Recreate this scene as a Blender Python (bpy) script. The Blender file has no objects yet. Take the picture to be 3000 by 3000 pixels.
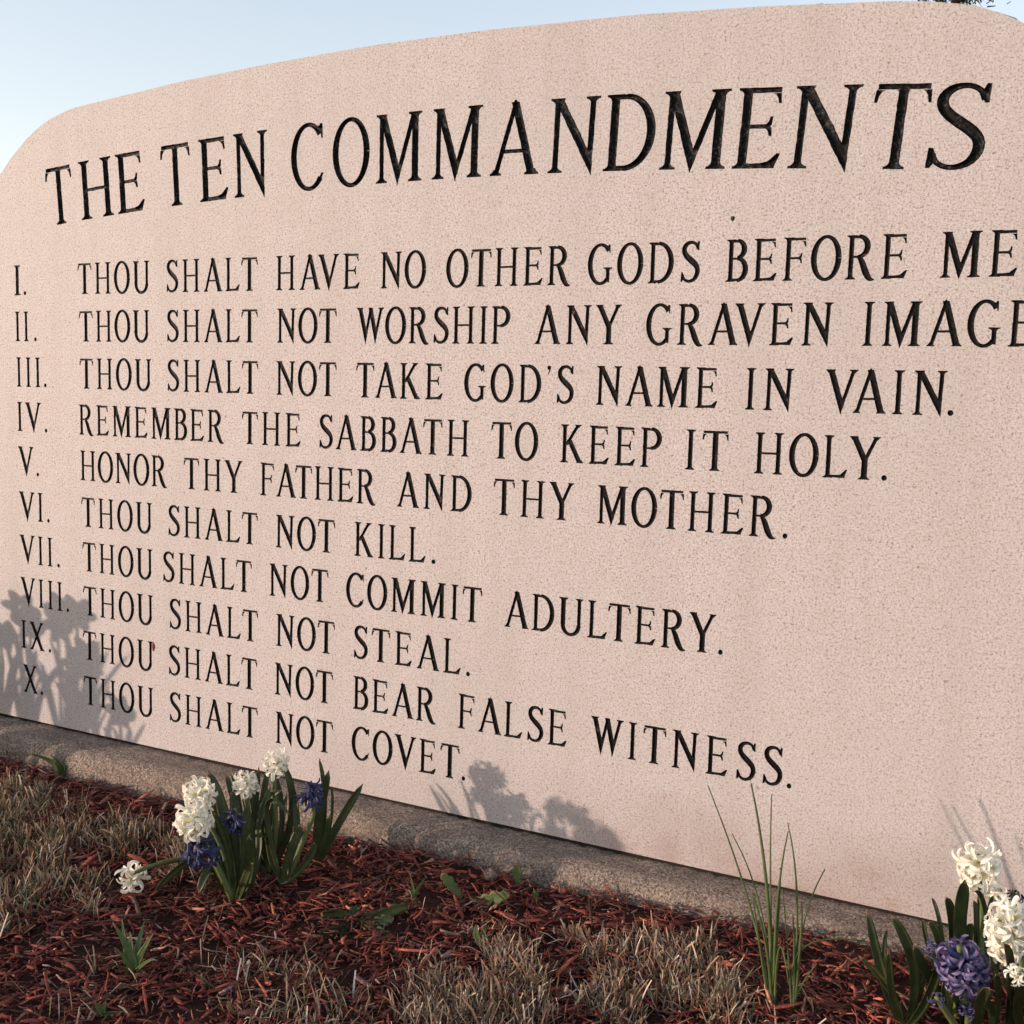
import bpy, bmesh, math, random
import numpy as np
from mathutils import Vector, Matrix
from mathutils.geometry import delaunay_2d_cdt

random.seed(7); rng = np.random.default_rng(11)
scene = bpy.context.scene
col = scene.collection

# ------------------------------------------------------------ camera
cd = bpy.data.cameras.new('camera'); camera = bpy.data.objects.new('camera', cd)
col.objects.link(camera); scene.camera = camera
camera.location = (1.64020, -1.48959, 0.75526)
camera.rotation_euler = (Matrix.Rotation(0.449129, 3, 'Z') @ Matrix.Rotation(math.pi/2-0.108876, 3, 'X') @ Matrix.Rotation(0.028753, 3, 'Z')).to_euler()
cd.sensor_width = 36.0; cd.lens = 36.0*3139.92/3000.0
cd.clip_start = 0.02; cd.clip_end = 3000

# ------------------------------------------------------------ light
SUN_AZ = math.radians(52)      # to the left of the slab's normal
SUN_EL = math.radians(6.3)
world = bpy.data.worlds.new('World'); scene.world = world; world.use_nodes = True
wn, wl = world.node_tree.nodes, world.node_tree.links
for n in list(wn): wn.remove(n)
sky = wn.new('ShaderNodeTexSky'); sky.sky_type = 'NISHITA'; sky.sun_disc = False
tosun = Vector((-math.sin(SUN_AZ)*math.cos(SUN_EL), -math.cos(SUN_AZ)*math.cos(SUN_EL), math.sin(SUN_EL)))
sky.sun_elevation = SUN_EL
sky.sun_rotation = math.atan2(tosun.x, tosun.y)
sky.altitude = 0; sky.air_density = 1.0; sky.dust_density = 0.5; sky.ozone_density = 1.0
tint = wn.new('ShaderNodeMixRGB'); tint.blend_type = 'MULTIPLY'; tint.inputs[0].default_value = 1.0
tint.inputs[2].default_value = (1.20, 1.08, 1.09, 1)
bg = wn.new('ShaderNodeBackground'); bg.inputs[1].default_value = 0.15
wo = wn.new('ShaderNodeOutputWorld')
gam = wn.new('ShaderNodeGamma'); gam.inputs[1].default_value = 0.65      # gamma compresses the sky's brightness range, flattening its gradient
wl.new(sky.outputs[0], gam.inputs[0]); wl.new(gam.outputs[0], tint.inputs[1]); wl.new(tint.outputs[0], bg.inputs[0]); wl.new(bg.outputs[0], wo.inputs[0])
sd = bpy.data.lights.new('sun', 'SUN'); sun = bpy.data.objects.new('sun', sd); col.objects.link(sun)
sd.energy = 2.0; sd.angle = math.radians(0.8); sd.color = (0.645, 0.495, 0.395)
sun.location = tosun*20; sun.rotation_euler = tosun.to_track_quat('Z', 'Y').to_euler()
scene.view_settings.view_transform = 'Standard'; scene.view_settings.look = 'None'
scene.view_settings.gamma = 1.0; scene.view_settings.exposure = 1.80
scene.view_settings.use_curve_mapping = False
scene.render.engine = 'CYCLES'

# ------------------------------------------------------------ helpers
def tag(o, label=None, cat=None, group=None, kind=None):
    if label: o['label'] = label
    if cat: o['category'] = cat
    if group: o['group'] = group
    if kind: o['kind'] = kind
    return o

def empty(name, loc):
    o = bpy.data.objects.new(name, None); o.location = loc; o.empty_display_size = 0.02
    col.objects.link(o); return o

def mesh_obj(name, verts, faces, mat, parent=None, smooth=False, loc=None):
    """one mesh object; verts are in world coordinates, loc becomes its origin"""
    v = np.asarray(verts, dtype=float)
    org = np.array(loc if loc is not None else (parent.matrix_world.translation if False else (0, 0, 0)), dtype=float)
    me = bpy.data.meshes.new(name)
    me.from_pydata((v-org).tolist(), [], [list(map(int, f)) for f in faces]); me.update()
    if smooth: me.polygons.foreach_set('use_smooth', [True]*len(me.polygons))
    me.materials.append(mat)
    o = bpy.data.objects.new(name, me); col.objects.link(o)
    o.location = org
    if parent is not None:
        o.parent = parent
        o.location = Vector(org) - WORLD[parent.name]
    WORLD[o.name] = Vector(org)
    return o
WORLD = {}
def thing(name, loc, label, cat, group=None):
    o = empty(name, loc); WORLD[o.name] = Vector(loc); return tag(o, label, cat, group)

def mat(name):
    m = bpy.data.materials.new(name); m.use_nodes = True
    nt = m.node_tree; b = nt.nodes['Principled BSDF']
    return m, nt, b
def N(nt, t, **kw):
    n = nt.nodes.new(t)
    for k, v in kw.items():
        if k.startswith('i_'):
            key = k[2:]
            n.inputs[int(key) if key.isdigit() else key.replace('_', ' ')].default_value = v
        else: setattr(n, k, v)
    return n
def ramp(nt, src, stops, interp='LINEAR'):
    r = nt.nodes.new('ShaderNodeValToRGB'); r.color_ramp.interpolation = interp
    while len(r.color_ramp.elements) < len(stops): r.color_ramp.elements.new(0.5)
    for e, (p, c) in zip(r.color_ramp.elements, stops):
        e.position = p; e.color = c if len(c) == 4 else (*c, 1)
    nt.links.new(src, r.inputs[0]); return r
def mixc(nt, fac, a, b, mode='MIX'):
    m = nt.nodes.new('ShaderNodeMixRGB'); m.blend_type = mode
    for i, s in ((0, fac), (1, a), (2, b)):
        if isinstance(s, (int, float)): m.inputs[i].default_value = s
        elif isinstance(s, tuple): m.inputs[i].default_value = s if len(s) == 4 else (*s, 1)
        else: nt.links.new(s, m.inputs[i])
    return m.outputs[0]
def mth(nt, op, a, b=None, clamp=False):
    m = nt.nodes.new('ShaderNodeMath'); m.operation = op; m.use_clamp = clamp
    for i, s in ((0, a), (1, b)):
        if s is None: continue
        if isinstance(s, (int, float)): m.inputs[i].default_value = s
        else: nt.links.new(s, m.inputs[i])
    return m.outputs[0]
def noise(nt, vec, scale, detail=3, rough=0.5, off=None):
    if off is not None:
        mp = N(nt, 'ShaderNodeMapping'); mp.inputs['Location'].default_value = off
        nt.links.new(vec, mp.inputs[0]); vec = mp.outputs[0]
    n = N(nt, 'ShaderNodeTexNoise'); n.inputs['Scale'].default_value = scale
    n.inputs['Detail'].default_value = detail; n.inputs['Roughness'].default_value = rough
    nt.links.new(vec, n.inputs['Vector']); return n.outputs['Fac']

# ------------------------------------------------------------ materials
def granite():
    m, nt, b = mat('pink_grey_granite')
    geo = N(nt, 'ShaderNodeNewGeometry'); P = geo.outputs['Position']
    n1 = noise(nt, P, 340, 2, 0.75); n2 = noise(nt, P, 330, 2, 0.75, (3, 5, 1)); n3 = noise(nt, P, 560, 1, 0.5, (7, 2, 4)); n4 = noise(nt, P, 190, 2, 0.6, (9, 2, 7))
    big = noise(nt, P, 2.2, 3, 0.5); mid = noise(nt, P, 40, 2, 0.5, (1, 9, 2))
    base = ramp(nt, n1, [(0.34, (0.37, 0.33, 0.33)), (0.46, (0.49, 0.452, 0.462)), (0.64, (0.585, 0.555, 0.575))]).outputs[0]
    base = mixc(nt, ramp(nt, mid, [(0.35, (0, 0, 0)), (0.7, (0.22, 0.22, 0.22))]).outputs[0], base, (0.42, 0.35, 0.31))
    spk = ramp(nt, n2, [(0.38, (1, 1, 1)), (0.445, (0, 0, 0))]).outputs[0]
    base = mixc(nt, mth(nt, 'MULTIPLY', spk, 0.74), base, (0.20, 0.135, 0.11))
    spk4 = ramp(nt, n4, [(0.31, (1, 1, 1)), (0.37, (0, 0, 0))]).outputs[0]
    base = mixc(nt, mth(nt, 'MULTIPLY', spk4, 0.75), base, (0.13, 0.09, 0.075))
    spk2 = ramp(nt, n3, [(0.31, (1, 1, 1)), (0.38, (0, 0, 0))]).outputs[0]
    base = mixc(nt, mth(nt, 'MULTIPLY', spk2, 0.6), base, (0.17, 0.11, 0.085))
    lt = ramp(nt, n3, [(0.68, (0, 0, 0)), (0.74, (1, 1, 1))]).outputs[0]
    base = mixc(nt, mth(nt, 'MULTIPLY', lt, 0.6), base, (0.74, 0.72, 0.7))
    base = mixc(nt, ramp(nt, big, [(0.35, (0, 0, 0)), (0.7, (0.26, 0.26, 0.26))]).outputs[0], base, (0.40, 0.385, 0.375))
    mpv = N(nt, 'ShaderNodeMapping'); mpv.inputs['Scale'].default_value = (9, 9, 1.1); nt.links.new(P, mpv.inputs[0])
    rain = ramp(nt, noise(nt, mpv.outputs[0], 1.6, 5, 0.65), [(0.45, (0, 0, 0)), (0.75, (0.30, 0.30, 0.30))]).outputs[0]
    base = mixc(nt, rain, base, (0.33, 0.30, 0.285))
    # soil splashed onto the foot of the stone
    sep = N(nt, 'ShaderNodeSeparateXYZ'); nt.links.new(P, sep.inputs[0])
    hz = mth(nt, 'MULTIPLY', mth(nt, 'SUBTRACT', 0.19, sep.outputs[2]), 8.5, True)
    sx = mth(nt, 'ADD', mth(nt, 'MULTIPLY', mth(nt, 'SUBTRACT', sep.outputs[0], 0.75), 2.0, True), 0.12, True)
    sn = ramp(nt, noise(nt, P, 7, 4, 0.6, (2, 2, 2)), [(0.3, (0, 0, 0)), (0.62, (1, 1, 1))]).outputs[0]
    st = mth(nt, 'MULTIPLY', mth(nt, 'MULTIPLY', mth(nt, 'MULTIPLY', hz, sx), sn), 0.62)
    base = mixc(nt, st, base, (0.25, 0.16, 0.125))
    nt.links.new(base, b.inputs['Base Color'])
    b.inputs['Roughness'].default_value = 0.6; b.inputs['Specular IOR Level'].default_value = 0.25
    bp = N(nt, 'ShaderNodeBump'); bp.inputs['Strength'].default_value = 0.12; bp.inputs['Distance'].default_value = 0.0006
    nt.links.new(n1, bp.inputs['Height']); nt.links.new(bp.outputs[0], b.inputs['Normal'])
    return m, base
GRANITE, _ = granite()

def paint():
    m, nt, b = mat('worn_black_paint')
    geo = N(nt, 'ShaderNodeNewGeometry'); P = geo.outputs['Position']
    sep = N(nt, 'ShaderNodeSeparateXYZ'); nt.links.new(P, sep.inputs[0])
    n1 = noise(nt, P, 260, 3, 0.6); n2 = noise(nt, P, 30, 2, 0.5)
    worn = mth(nt, 'MULTIPLY', ramp(nt, n1, [(0.5, (0, 0, 0)), (0.66, (1, 1, 1))]).outputs[0], ramp(nt, n2, [(0.4, (0.05, 0.05, 0.05)), (0.65, (1, 1, 1))]).outputs[0])
    high = mth(nt, 'MULTIPLY', mth(nt, 'SUBTRACT', sep.outputs[2], 1.03), 40, True)
    worn = mth(nt, 'MULTIPLY', worn, mth(nt, 'ADD', mth(nt, 'MULTIPLY', high, 0.75), 0.12))
    c = mixc(nt, worn, (0.0045, 0.004, 0.0038), (0.085, 0.092, 0.11))
    # bare stone shows at the lip of each cut where the paint stopped
    lip = mth(nt, 'SUBTRACT', 1.0, mth(nt, 'MULTIPLY', sep.outputs[1], 1/0.0011), True)
    lip = mth(nt, 'MULTIPLY', lip, ramp(nt, noise(nt, P, 45, 3, 0.6, (4, 4, 1)), [(0.44, (0, 0, 0)), (0.62, (1, 1, 1))]).outputs[0])
    chip = ramp(nt, noise(nt, P, 60, 3, 0.6, (8, 1, 1)), [(0.66, (0, 0, 0)), (0.72, (1, 1, 1))]).outputs[0]
    c = mixc(nt, mth(nt, 'MAXIMUM', mth(nt, 'MULTIPLY', lip, 0.75), mth(nt, 'MULTIPLY', chip, 0.4)), c, (0.26, 0.16, 0.12))
    nt.links.new(c, b.inputs['Base Color'])
    b.inputs['Roughness'].default_value = 0.55; b.inputs['Specular IOR Level'].default_value = 0.12
    bp = N(nt, 'ShaderNodeBump'); bp.inputs['Strength'].default_value = 0.5; bp.inputs['Distance'].default_value = 0.0015
    nt.links.new(n1, bp.inputs['Height']); nt.links.new(bp.outputs[0], b.inputs['Normal'])
    return m
PAINT = paint()

def concrete():
    m, nt, b = mat('weathered_concrete')
    geo = N(nt, 'ShaderNodeNewGeometry'); P = geo.outputs['Position']
    mp = N(nt, 'ShaderNodeMapping'); mp.inputs['Scale'].default_value = (0.35, 1, 1); nt.links.new(P, mp.inputs[0])
    streak = noise(nt, mp.outputs[0], 55, 4, 0.65)
    n1 = noise(nt, P, 260, 3, 0.7); n2 = noise(nt, P, 14, 4, 0.6); n3 = noise(nt, P, 420, 1, 0.5, (3, 1, 8))
    c = ramp(nt, n1, [(0.36, (0.10, 0.07, 0.056)), (0.5, (0.25, 0.195, 0.16)), (0.63, (0.45, 0.375, 0.31))]).outputs[0]
    c = mixc(nt, ramp(nt, n2, [(0.35, (0.55, 0.55, 0.55)), (0.65, (0, 0, 0))]).outputs[0], c, (0.115, 0.09, 0.078))
    c = mixc(nt, ramp(nt, streak, [(0.5, (0, 0, 0)), (0.72, (0.6, 0.6, 0.6))]).outputs[0], c, (0.38, 0.29, 0.22))
    c = mixc(nt, ramp(nt, n3, [(0.33, (0.9, 0.9, 0.9)), (0.42, (0, 0, 0))]).outputs[0], c, (0.06, 0.05, 0.045))
    sep = N(nt, 'ShaderNodeSeparateXYZ'); nt.links.new(P, sep.inputs[0])
    # damp soil line at the foot
    nt.links.new(c, b.inputs['Base Color']); b.inputs['Roughness'].default_value = 0.9; b.inputs['Specular IOR Level'].default_value = 0.15
    h = mth(nt, 'ADD', mth(nt, 'MULTIPLY', n1, 0.6), streak)
    bp = N(nt, 'ShaderNodeBump'); bp.inputs['Strength'].default_value = 0.9; bp.inputs['Distance'].default_value = 0.005
    nt.links.new(h, bp.inputs['Height']); nt.links.new(bp.outputs[0], b.inputs['Normal'])
    return m
CONCRETE = concrete()

def simple(name, colr, rough=0.8, spec=0.3, var=None, scale=60, trans=0.0, tcol=None, attr=None, var_f=0.5):
    m, nt, b = mat(name)
    c = colr if len(colr) == 4 else (*colr, 1)
    src = None
    if attr:
        a = N(nt, 'ShaderNodeAttribute'); a.attribute_name = attr; src = a.outputs['Color']
    if var:
        geo = N(nt, 'ShaderNodeNewGeometry')
        n = noise(nt, geo.outputs['Position'], scale, 3, 0.6)
        f = ramp(nt, n, [(0.35, (0, 0, 0)), (0.68, (1, 1, 1))]).outputs[0]
        src = mixc(nt, mth(nt, 'MULTIPLY', f, var_f), src if src is not None else c, var)
    if src is not None: nt.links.new(src, b.inputs['Base Color'])
    else: b.inputs['Base Color'].default_value = c
    b.inputs['Roughness'].default_value = rough; b.inputs['Specular IOR Level'].default_value = spec
    if trans > 0:
        t = N(nt, 'ShaderNodeBsdfTranslucent')
        tc = tcol if tcol else c
        if src is not None and tcol is None: nt.links.new(src, t.inputs[0])
        else: t.inputs[0].default_value = tc if len(tc) == 4 else (*tc, 1)
        mx = N(nt, 'ShaderNodeMixShader'); mx.inputs[0].default_value = trans
        nt.links.new(b.outputs[0], mx.inputs[1]); nt.links.new(t.outputs[0], mx.inputs[2])
        nt.links.new(mx.outputs[0], nt.nodes['Material Output'].inputs[0])
    return m
JOINT = simple('dark_setting_compound', (0.025, 0.02, 0.016), 0.9, 0.1)
def leafmat(name, c0, c1, rough=0.42):
    m, nt, b = mat(name)
    a = N(nt, 'ShaderNodeAttribute'); a.attribute_name = 'uvl'     # x across, y along the leaf
    sep = N(nt, 'ShaderNodeSeparateXYZ'); nt.links.new(a.outputs['Vector'], sep.inputs[0])
    wv = mth(nt, 'SINE', mth(nt, 'MULTIPLY', sep.outputs[0], 70.0))
    geo = N(nt, 'ShaderNodeNewGeometry')
    n = noise(nt, geo.outputs['Position'], 55, 3, 0.6)
    c = mixc(nt, ramp(nt, n, [(0.35, (0, 0, 0)), (0.7, (1, 1, 1))]).outputs[0], c0, c1)
    c = mixc(nt, mth(nt, 'MULTIPLY', mth(nt, 'ADD', wv, 1.0), 0.09), c, c1)
    tipf = ramp(nt, mth(nt, 'ADD', sep.outputs[1], mth(nt, 'MULTIPLY', n, 0.06)), [(0.985, (0, 0, 0)), (1.0, (1, 1, 1))]).outputs[0]
    c = mixc(nt, tipf, c, (0.28, 0.14, 0.07))
    basef = ramp(nt, sep.outputs[1], [(0.0, (0.7, 0.7, 0.7)), (0.16, (0, 0, 0))]).outputs[0]
    c = mixc(nt, basef, c, (0.20, 0.22, 0.10))
    nt.links.new(c, b.inputs['Base Color']); b.inputs['Roughness'].default_value = rough
    b.inputs['Specular IOR Level'].default_value = 0.35
    t = N(nt, 'ShaderNodeBsdfTranslucent'); nt.links.new(c, t.inputs[0])
    mx = N(nt, 'ShaderNodeMixShader'); mx.inputs[0].default_value = 0.22
    nt.links.new(b.outputs[0], mx.inputs[1]); nt.links.new(t.outputs[0], mx.inputs[2])
    nt.links.new(mx.outputs[0], nt.nodes['Material Output'].inputs[0])
    return m
LEAF = leafmat('hyacinth_leaf_green', (0.034, 0.05, 0.019), (0.075, 0.09, 0.032))
ONION = leafmat('onion_stem_green', (0.065, 0.10, 0.03), (0.11, 0.14, 0.05), 0.5)
WEEDM = leafmat('weed_leaf_green', (0.07, 0.11, 0.035), (0.13, 0.17, 0.06), 0.6)
STALK = simple('flower_stalk_green', (0.15, 0.19, 0.07), 0.5, 0.3, (0.10, 0.12, 0.05), 80, 0.15)
def petalmat(name, c_edge, c_mid, c_tube, trans=0.35):
    m, nt, b = mat(name)
    a = N(nt, 'ShaderNodeAttribute'); a.attribute_name = 'uvl'
    sep = N(nt, 'ShaderNodeSeparateXYZ'); nt.links.new(a.outputs['Vector'], sep.inputs[0])
    c = mixc(nt, ramp(nt, sep.outputs[0], [(0.0, (1, 1, 1)), (0.55, (0.15, 0.15, 0.15)), (1, (0, 0, 0))]).outputs[0], c_edge, c_mid)
    c = mixc(nt, ramp(nt, sep.outputs[1], [(0.25, (1, 1, 1)), (0.5, (0, 0, 0))]).outputs[0], c, c_tube)
    info = N(nt, 'ShaderNodeObjectInfo')
    hs = N(nt, 'ShaderNodeHueSaturation'); nt.links.new(c, hs.inputs['Color'])
    nt.links.new(mth(nt, 'ADD', mth(nt, 'MULTIPLY', info.outputs['Random'], 0.3), 0.85), hs.inputs['Value'])
    c = hs.outputs[0]
    nt.links.new(c, b.inputs['Base Color']); b.inputs['Roughness'].default_value = 0.45
    b.inputs['Specular IOR Level'].default_value = 0.35
    t = N(nt, 'ShaderNodeBsdfTranslucent'); nt.links.new(c, t.inputs[0])
    mx = N(nt, 'ShaderNodeMixShader'); mx.inputs[0].default_value = trans
    nt.links.new(b.outputs[0], mx.inputs[1]); nt.links.new(t.outputs[0], mx.inputs[2])
    nt.links.new(mx.outputs[0], nt.nodes['Material Output'].inputs[0])
    return m
PETAL = {'w': petalmat('white_petal', (0.88, 0.86, 0.80), (0.86, 0.84, 0.75), (0.80, 0.78, 0.60)),
         'b': petalmat('deep_blue_petal', (0.052, 0.058, 0.15), (0.022, 0.026, 0.09), (0.03, 0.03, 0.085), 0.18),
         'v': petalmat('violet_blue_petal', (0.22, 0.17, 0.31), (0.05, 0.06, 0.18), (0.06, 0.06, 0.18), 0.2),
         'y': petalmat('yellow_petal', (0.75, 0.55, 0.06), (0.7, 0.5, 0.05), (0.6, 0.45, 0.05), 0.3)}

# ------------------------------------------------------------ lettering: a condensed roman alphabet cut as strokes
# glyph space: cap height 1, x to the right; each stroke is a list of convex quads
TK, TN = 0.108, 0.066          # thick and thin strokes
def quadstrip(pts, ws, fine=0):
    P = np.array(pts, float); n = len(P); out = []
    if fine:                      # round the path off with a spline
        t = np.linspace(0, n-1, fine); ext = np.vstack([2*P[0]-P[1], P, 2*P[-1]-P[-2]]); Q = []
        for s in t:
            i = min(int(s), n-2); u = s-i; a, b2, c, d = ext[i:i+4]
            Q.append(.5*((2*b2)+(-a+c)*u+(2*a-5*b2+4*c-d)*u*u+(-a+3*b2-3*c+d)*u**3))
        ws = np.interp(t, np.arange(n), ws); P = np.array(Q); n = fine
    T = np.gradient(P, axis=0); T /= np.linalg.norm(T, axis=1)[:, None]+1e-9
    Nn = np.c_[-T[:, 1], T[:, 0]]; ws = np.broadcast_to(np.asarray(ws, float), (n,))
    A = P + Nn*ws[:, None]/2; B = P - Nn*ws[:, None]/2
    for i in range(n-1): out.append([tuple(B[i]), tuple(B[i+1]), tuple(A[i+1]), tuple(A[i])])
    return out
def serif(x0, x1, y, up, ext=0.062, h=0.034, br=0.05):
    """bracketed serif under (up=1) or over (up=-1) a stem spanning x0..x1"""
    o = [[(x0-ext, y), (x1+ext, y), (x1+ext-0.006, y+up*h), (x0-ext+0.006, y+up*h)]]
    for k in range(3):      # concave bracket in three steps
        a, b2 = k/3, (k+1)/3
        wa, wb = ext*0.62*(1-a)**2, ext*0.62*(1-b2)**2
        o.append([(x0-wa, y+up*(h+br*a)), (x1+wa, y+up*(h+br*a)), (x1+wb, y+up*(h+br*b2)), (x0-wb, y+up*(h+br*b2))])
    return o
def stem(x, w=TK, y0=0.0, y1=1.0, bot=True, top=True):
    o = [[(x-w/2, y0), (x+w/2, y0), (x+w/2, y1), (x-w/2, y1)]]
    if bot: o += serif(x-w/2, x+w/2, y0, 1)
    if top: o += serif(x-w/2, x+w/2, y1, -1)
    return o
def diag(xa, ya, xb, yb, w):
    """diagonal between heights ya<yb, w measured horizontally"""
    return [[(xa-w/2, ya), (xa+w/2, ya), (xb+w/2, yb), (xb-w/2, yb)]]
def vee(xl, wl, xr, wr, xt, yt=-0.055, ytop=1.0):
    """two strokes that run together into one sharp foot"""
    A0, A1 = (xl-wl/2, ytop), (xr+wr/2, ytop); h = ytop-yt
    sl = (xt-A0[0])/h; sr = (xt-A1[0])/h          # x per unit of descent
    # inner edges are the outer ones moved in by the stroke's width
    d = (A1[0]-wr-A0[0]-wl)/(sl-sr); yc = ytop-d; xc = A0[0]+wl+sl*d
    return [[A0, (xt, yt), (xc, yc), (xl+wl/2, ytop)], [(xr-wr/2, ytop), (xc, yc), (xt, yt), A1]]
def hbar(x0, x1, y, w=TN): return [[(x0, y-w/2), (x1, y-w/2), (x1, y+w/2), (x0, y+w/2)]]
def arc(cx, cy, rx, ry, a0, a1, wside, wtop, n=18):
    t = np.radians(np.linspace(a0, a1, n)); P = np.c_[cx+rx*np.cos(t), cy+ry*np.sin(t)]
    return quadstrip(P, wtop+(wside-wtop)*np.abs(np.cos(t))**1.5)
def beak(x, y, dx, dy, w=0.05): return [[(x-w, y), (x, y), (x+dx, y+dy), (x-w*0.55+dx, y+dy)]]
def vserif(xe, y, s, ht, w=0.052):
    """the vertical serif on the arm end of E F L T (s=+1 hangs up, -1 hangs down), concave bracket"""
    o = [[(xe-w, y), (xe, y), (xe+0.012, y+s*ht), (xe-w*0.45, y+s*ht)]]
    o += [[(xe-w-0.05, y), (xe-w+0.002, y), (xe-w*0.75, y+s*ht*0.45), (xe-w-0.012, y+s*ht*0.2)]]
    return o
def arms_E(x, w, mid=True, bottom=True):
    o = hbar(x, w-0.02, 1-TN/2) + vserif(w-0.02, 1-TN, -1, 0.13)
    if mid: o += hbar(x, w-0.11, 0.52, 0.055) + vserif(w-0.10, 0.53, 1, 0.11) + vserif(w-0.10, 0.51, -1, 0.11)
    if bottom: o += hbar(x, w-0.02, TN/2) + [[(w-0.13, TN-0.01), (w-0.03, 0.0), (w+0.035, 0.185), (w-0.005, 0.19)], [(w-0.22, TN-0.012), (w-0.1, TN-0.012), (w-0.06, 0.13), (w-0.11, 0.09)]]
    return o
def gl_A(): return diag(0.10, 0, 0.375, 1.0, TN*1.0) + diag(0.64, 0, 0.365, 1.0, TK*1.08) + [[(0.33, 0.955), (0.42, 0.955), (0.375, 1.035), (0.345, 1.02)]] + hbar(0.2, 0.57, 0.33, 0.055) + serif(0.065, 0.135, 0, 1, 0.055) + serif(0.585, 0.70, 0, 1, 0.05)
def gl_B(): return stem(0.12) + hbar(0.1, 0.28, 1-TN/2) + arc(0.27, 0.765, 0.165, 0.20, -90, 90, TK, TN) + hbar(0.1, 0.3, 0.545, 0.055) + arc(0.28, 0.29, 0.20, 0.257, -90, 90, TK, TN) + hbar(0.1, 0.29, TN/2)
def gl_C(): return arc(0.34, 0.5, 0.285, 0.485, 42, 318, TK, TN*0.9, 30) + beak(0.60, 0.985, 0.005, -0.22, 0.055) + [[(0.50, 0.90), (0.60, 0.83), (0.59, 0.95), (0.52, 0.96)]] + [[(0.49, 0.12), (0.55, 0.10), (0.615, 0.245), (0.575, 0.25)]]
def gl_D(): return stem(0.12) + hbar(0.1, 0.28, 1-TN/2) + arc(0.26, 0.5, 0.335, 0.467, -90, 90, TK, TN, 24) + hbar(0.1, 0.28, TN/2)
def gl_E(): return stem(0.12) + arms_E(0.1, 0.53)
def gl_F(): return stem(0.12) + arms_E(0.1, 0.53, True, False)
def gl_G(): return arc(0.34, 0.5, 0.285, 0.485, 42, 310, TK, TN*0.9, 30) + beak(0.595, 0.985, 0.005, -0.21, 0.055) + [[(0.50, 0.90), (0.60, 0.83), (0.59, 0.95), (0.52, 0.96)]] + [[(0.49, 0.06), (0.59, 0.04), (0.59, 0.40), (0.49, 0.40)]] + serif(0.49, 0.59, 0.42, -1, 0.075)
def gl_H(): return stem(0.12) + stem(0.57) + hbar(0.12, 0.57, 0.50, 0.055)
def gl_I(): return stem(0.12)
def gl_K(): return stem(0.12) + diag(0.17, 0.46, 0.50, 1.0, TN*1.15) + diag(0.56, 0, 0.25, 0.60, TK*1.1) + serif(0.46, 0.53, 1, -1, 0.06) + serif(0.51, 0.62, 0, 1, 0.05)
def gl_L(): return stem(0.12) + arms_E(0.1, 0.53, False, True)[4-4:][3:] if False else stem(0.12) + hbar(0.1, 0.51, TN/2) + [[(0.40, TN-0.01), (0.50, 0.0), (0.565, 0.205), (0.525, 0.21)], [(0.31, TN-0.012), (0.43, TN-0.012), (0.47, 0.14), (0.42, 0.09)]]
def gl_M(): return stem(0.11, TN*1.02) + stem(0.69, TK) + vee(0.125, TK*1.05, 0.67, TN*1.1, 0.39)
def gl_N(): return stem(0.11, TN*1.05) + vee(0.115, TK*1.12, 0.585, TN*1.05, 0.605) + serif(0.585-TN/2, 0.585+TN/2, 1, -1)
def gl_O(): return arc(0.335, 0.5, 0.28, 0.487, 0, 360, TK, TN*0.9, 41)
def gl_P(): return stem(0.12) + hbar(0.1, 0.28, 1-TN/2) + arc(0.28, 0.725, 0.215, 0.242, -90, 90, TK, TN, 20) + hbar(0.1, 0.29, 0.483, 0.055)
def gl_R(): return stem(0.12) + hbar(0.1, 0.28, 1-TN/2) + arc(0.27, 0.74, 0.20, 0.227, -90, 90, TK, TN, 20) + hbar(0.1, 0.30, 0.513, 0.055) + quadstrip([(0.28, 0.53), (0.37, 0.38), (0.45, 0.17), (0.53, 0.03), (0.60, -0.005), (0.655, 0.0)], [TN, TK, TK*1.1, TK*0.9, TN*0.8, 0.02], 18)
def gl_S():
    P = [(0.435, 0.80), (0.40, 0.90), (0.33, 0.955), (0.25, 0.965), (0.16, 0.93), (0.10, 0.84), (0.105, 0.73), (0.17, 0.63), (0.27, 0.54), (0.37, 0.45), (0.435, 0.35), (0.44, 0.22), (0.385, 0.10), (0.29, 0.04), (0.19, 0.04), (0.11, 0.095), (0.075, 0.19)]
    w = [0.05, 0.055, 0.06, 0.065, 0.085, 0.095, 0.10, 0.112, 0.12, 0.115, 0.10, 0.095, 0.08, 0.065, 0.06, 0.055, 0.05]
    return quadstrip(P, [x*(TK/.108) for x in w], 40) + [[(0.395, 0.87), (0.44, 0.77), (0.475, 0.77), (0.475, 0.99), (0.435, 0.99)]] + [[(0.03, 0.02), (0.065, 0.02), (0.12, 0.12), (0.075, 0.255), (0.035, 0.255)]]
def gl_T(): return stem(0.315, TK, 0, 0.99, True, False) + hbar(0.03, 0.60, 1-TN/2) + vserif(0.615, 1-TN, -1, 0.15) + [[(0.63-x, y) for x, y in q][::-1] for q in vserif(0.615, 1-TN, -1, 0.15)] + [[(0.24, 1-TN), (0.39, 1-TN), (0.37, 0.90), (0.26, 0.90)]]
def gl_U(): return stem(0.11, TK, 0.27, 1.0, False, True) + stem(0.565, TN*1.15, 0.27, 1.0, False, True) + arc(0.3375, 0.285, 0.2275, 0.27, 180, 360, TK*0.93, TN, 24)
def gl_V(): return vee(0.10, TK*1.08, 0.62, TN, 0.37) + serif(0.10-TK/2, 0.10+TK/2, 1, -1, 0.045) + serif(0.62-TN/2, 0.62+TN/2, 1, -1, 0.055)
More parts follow.
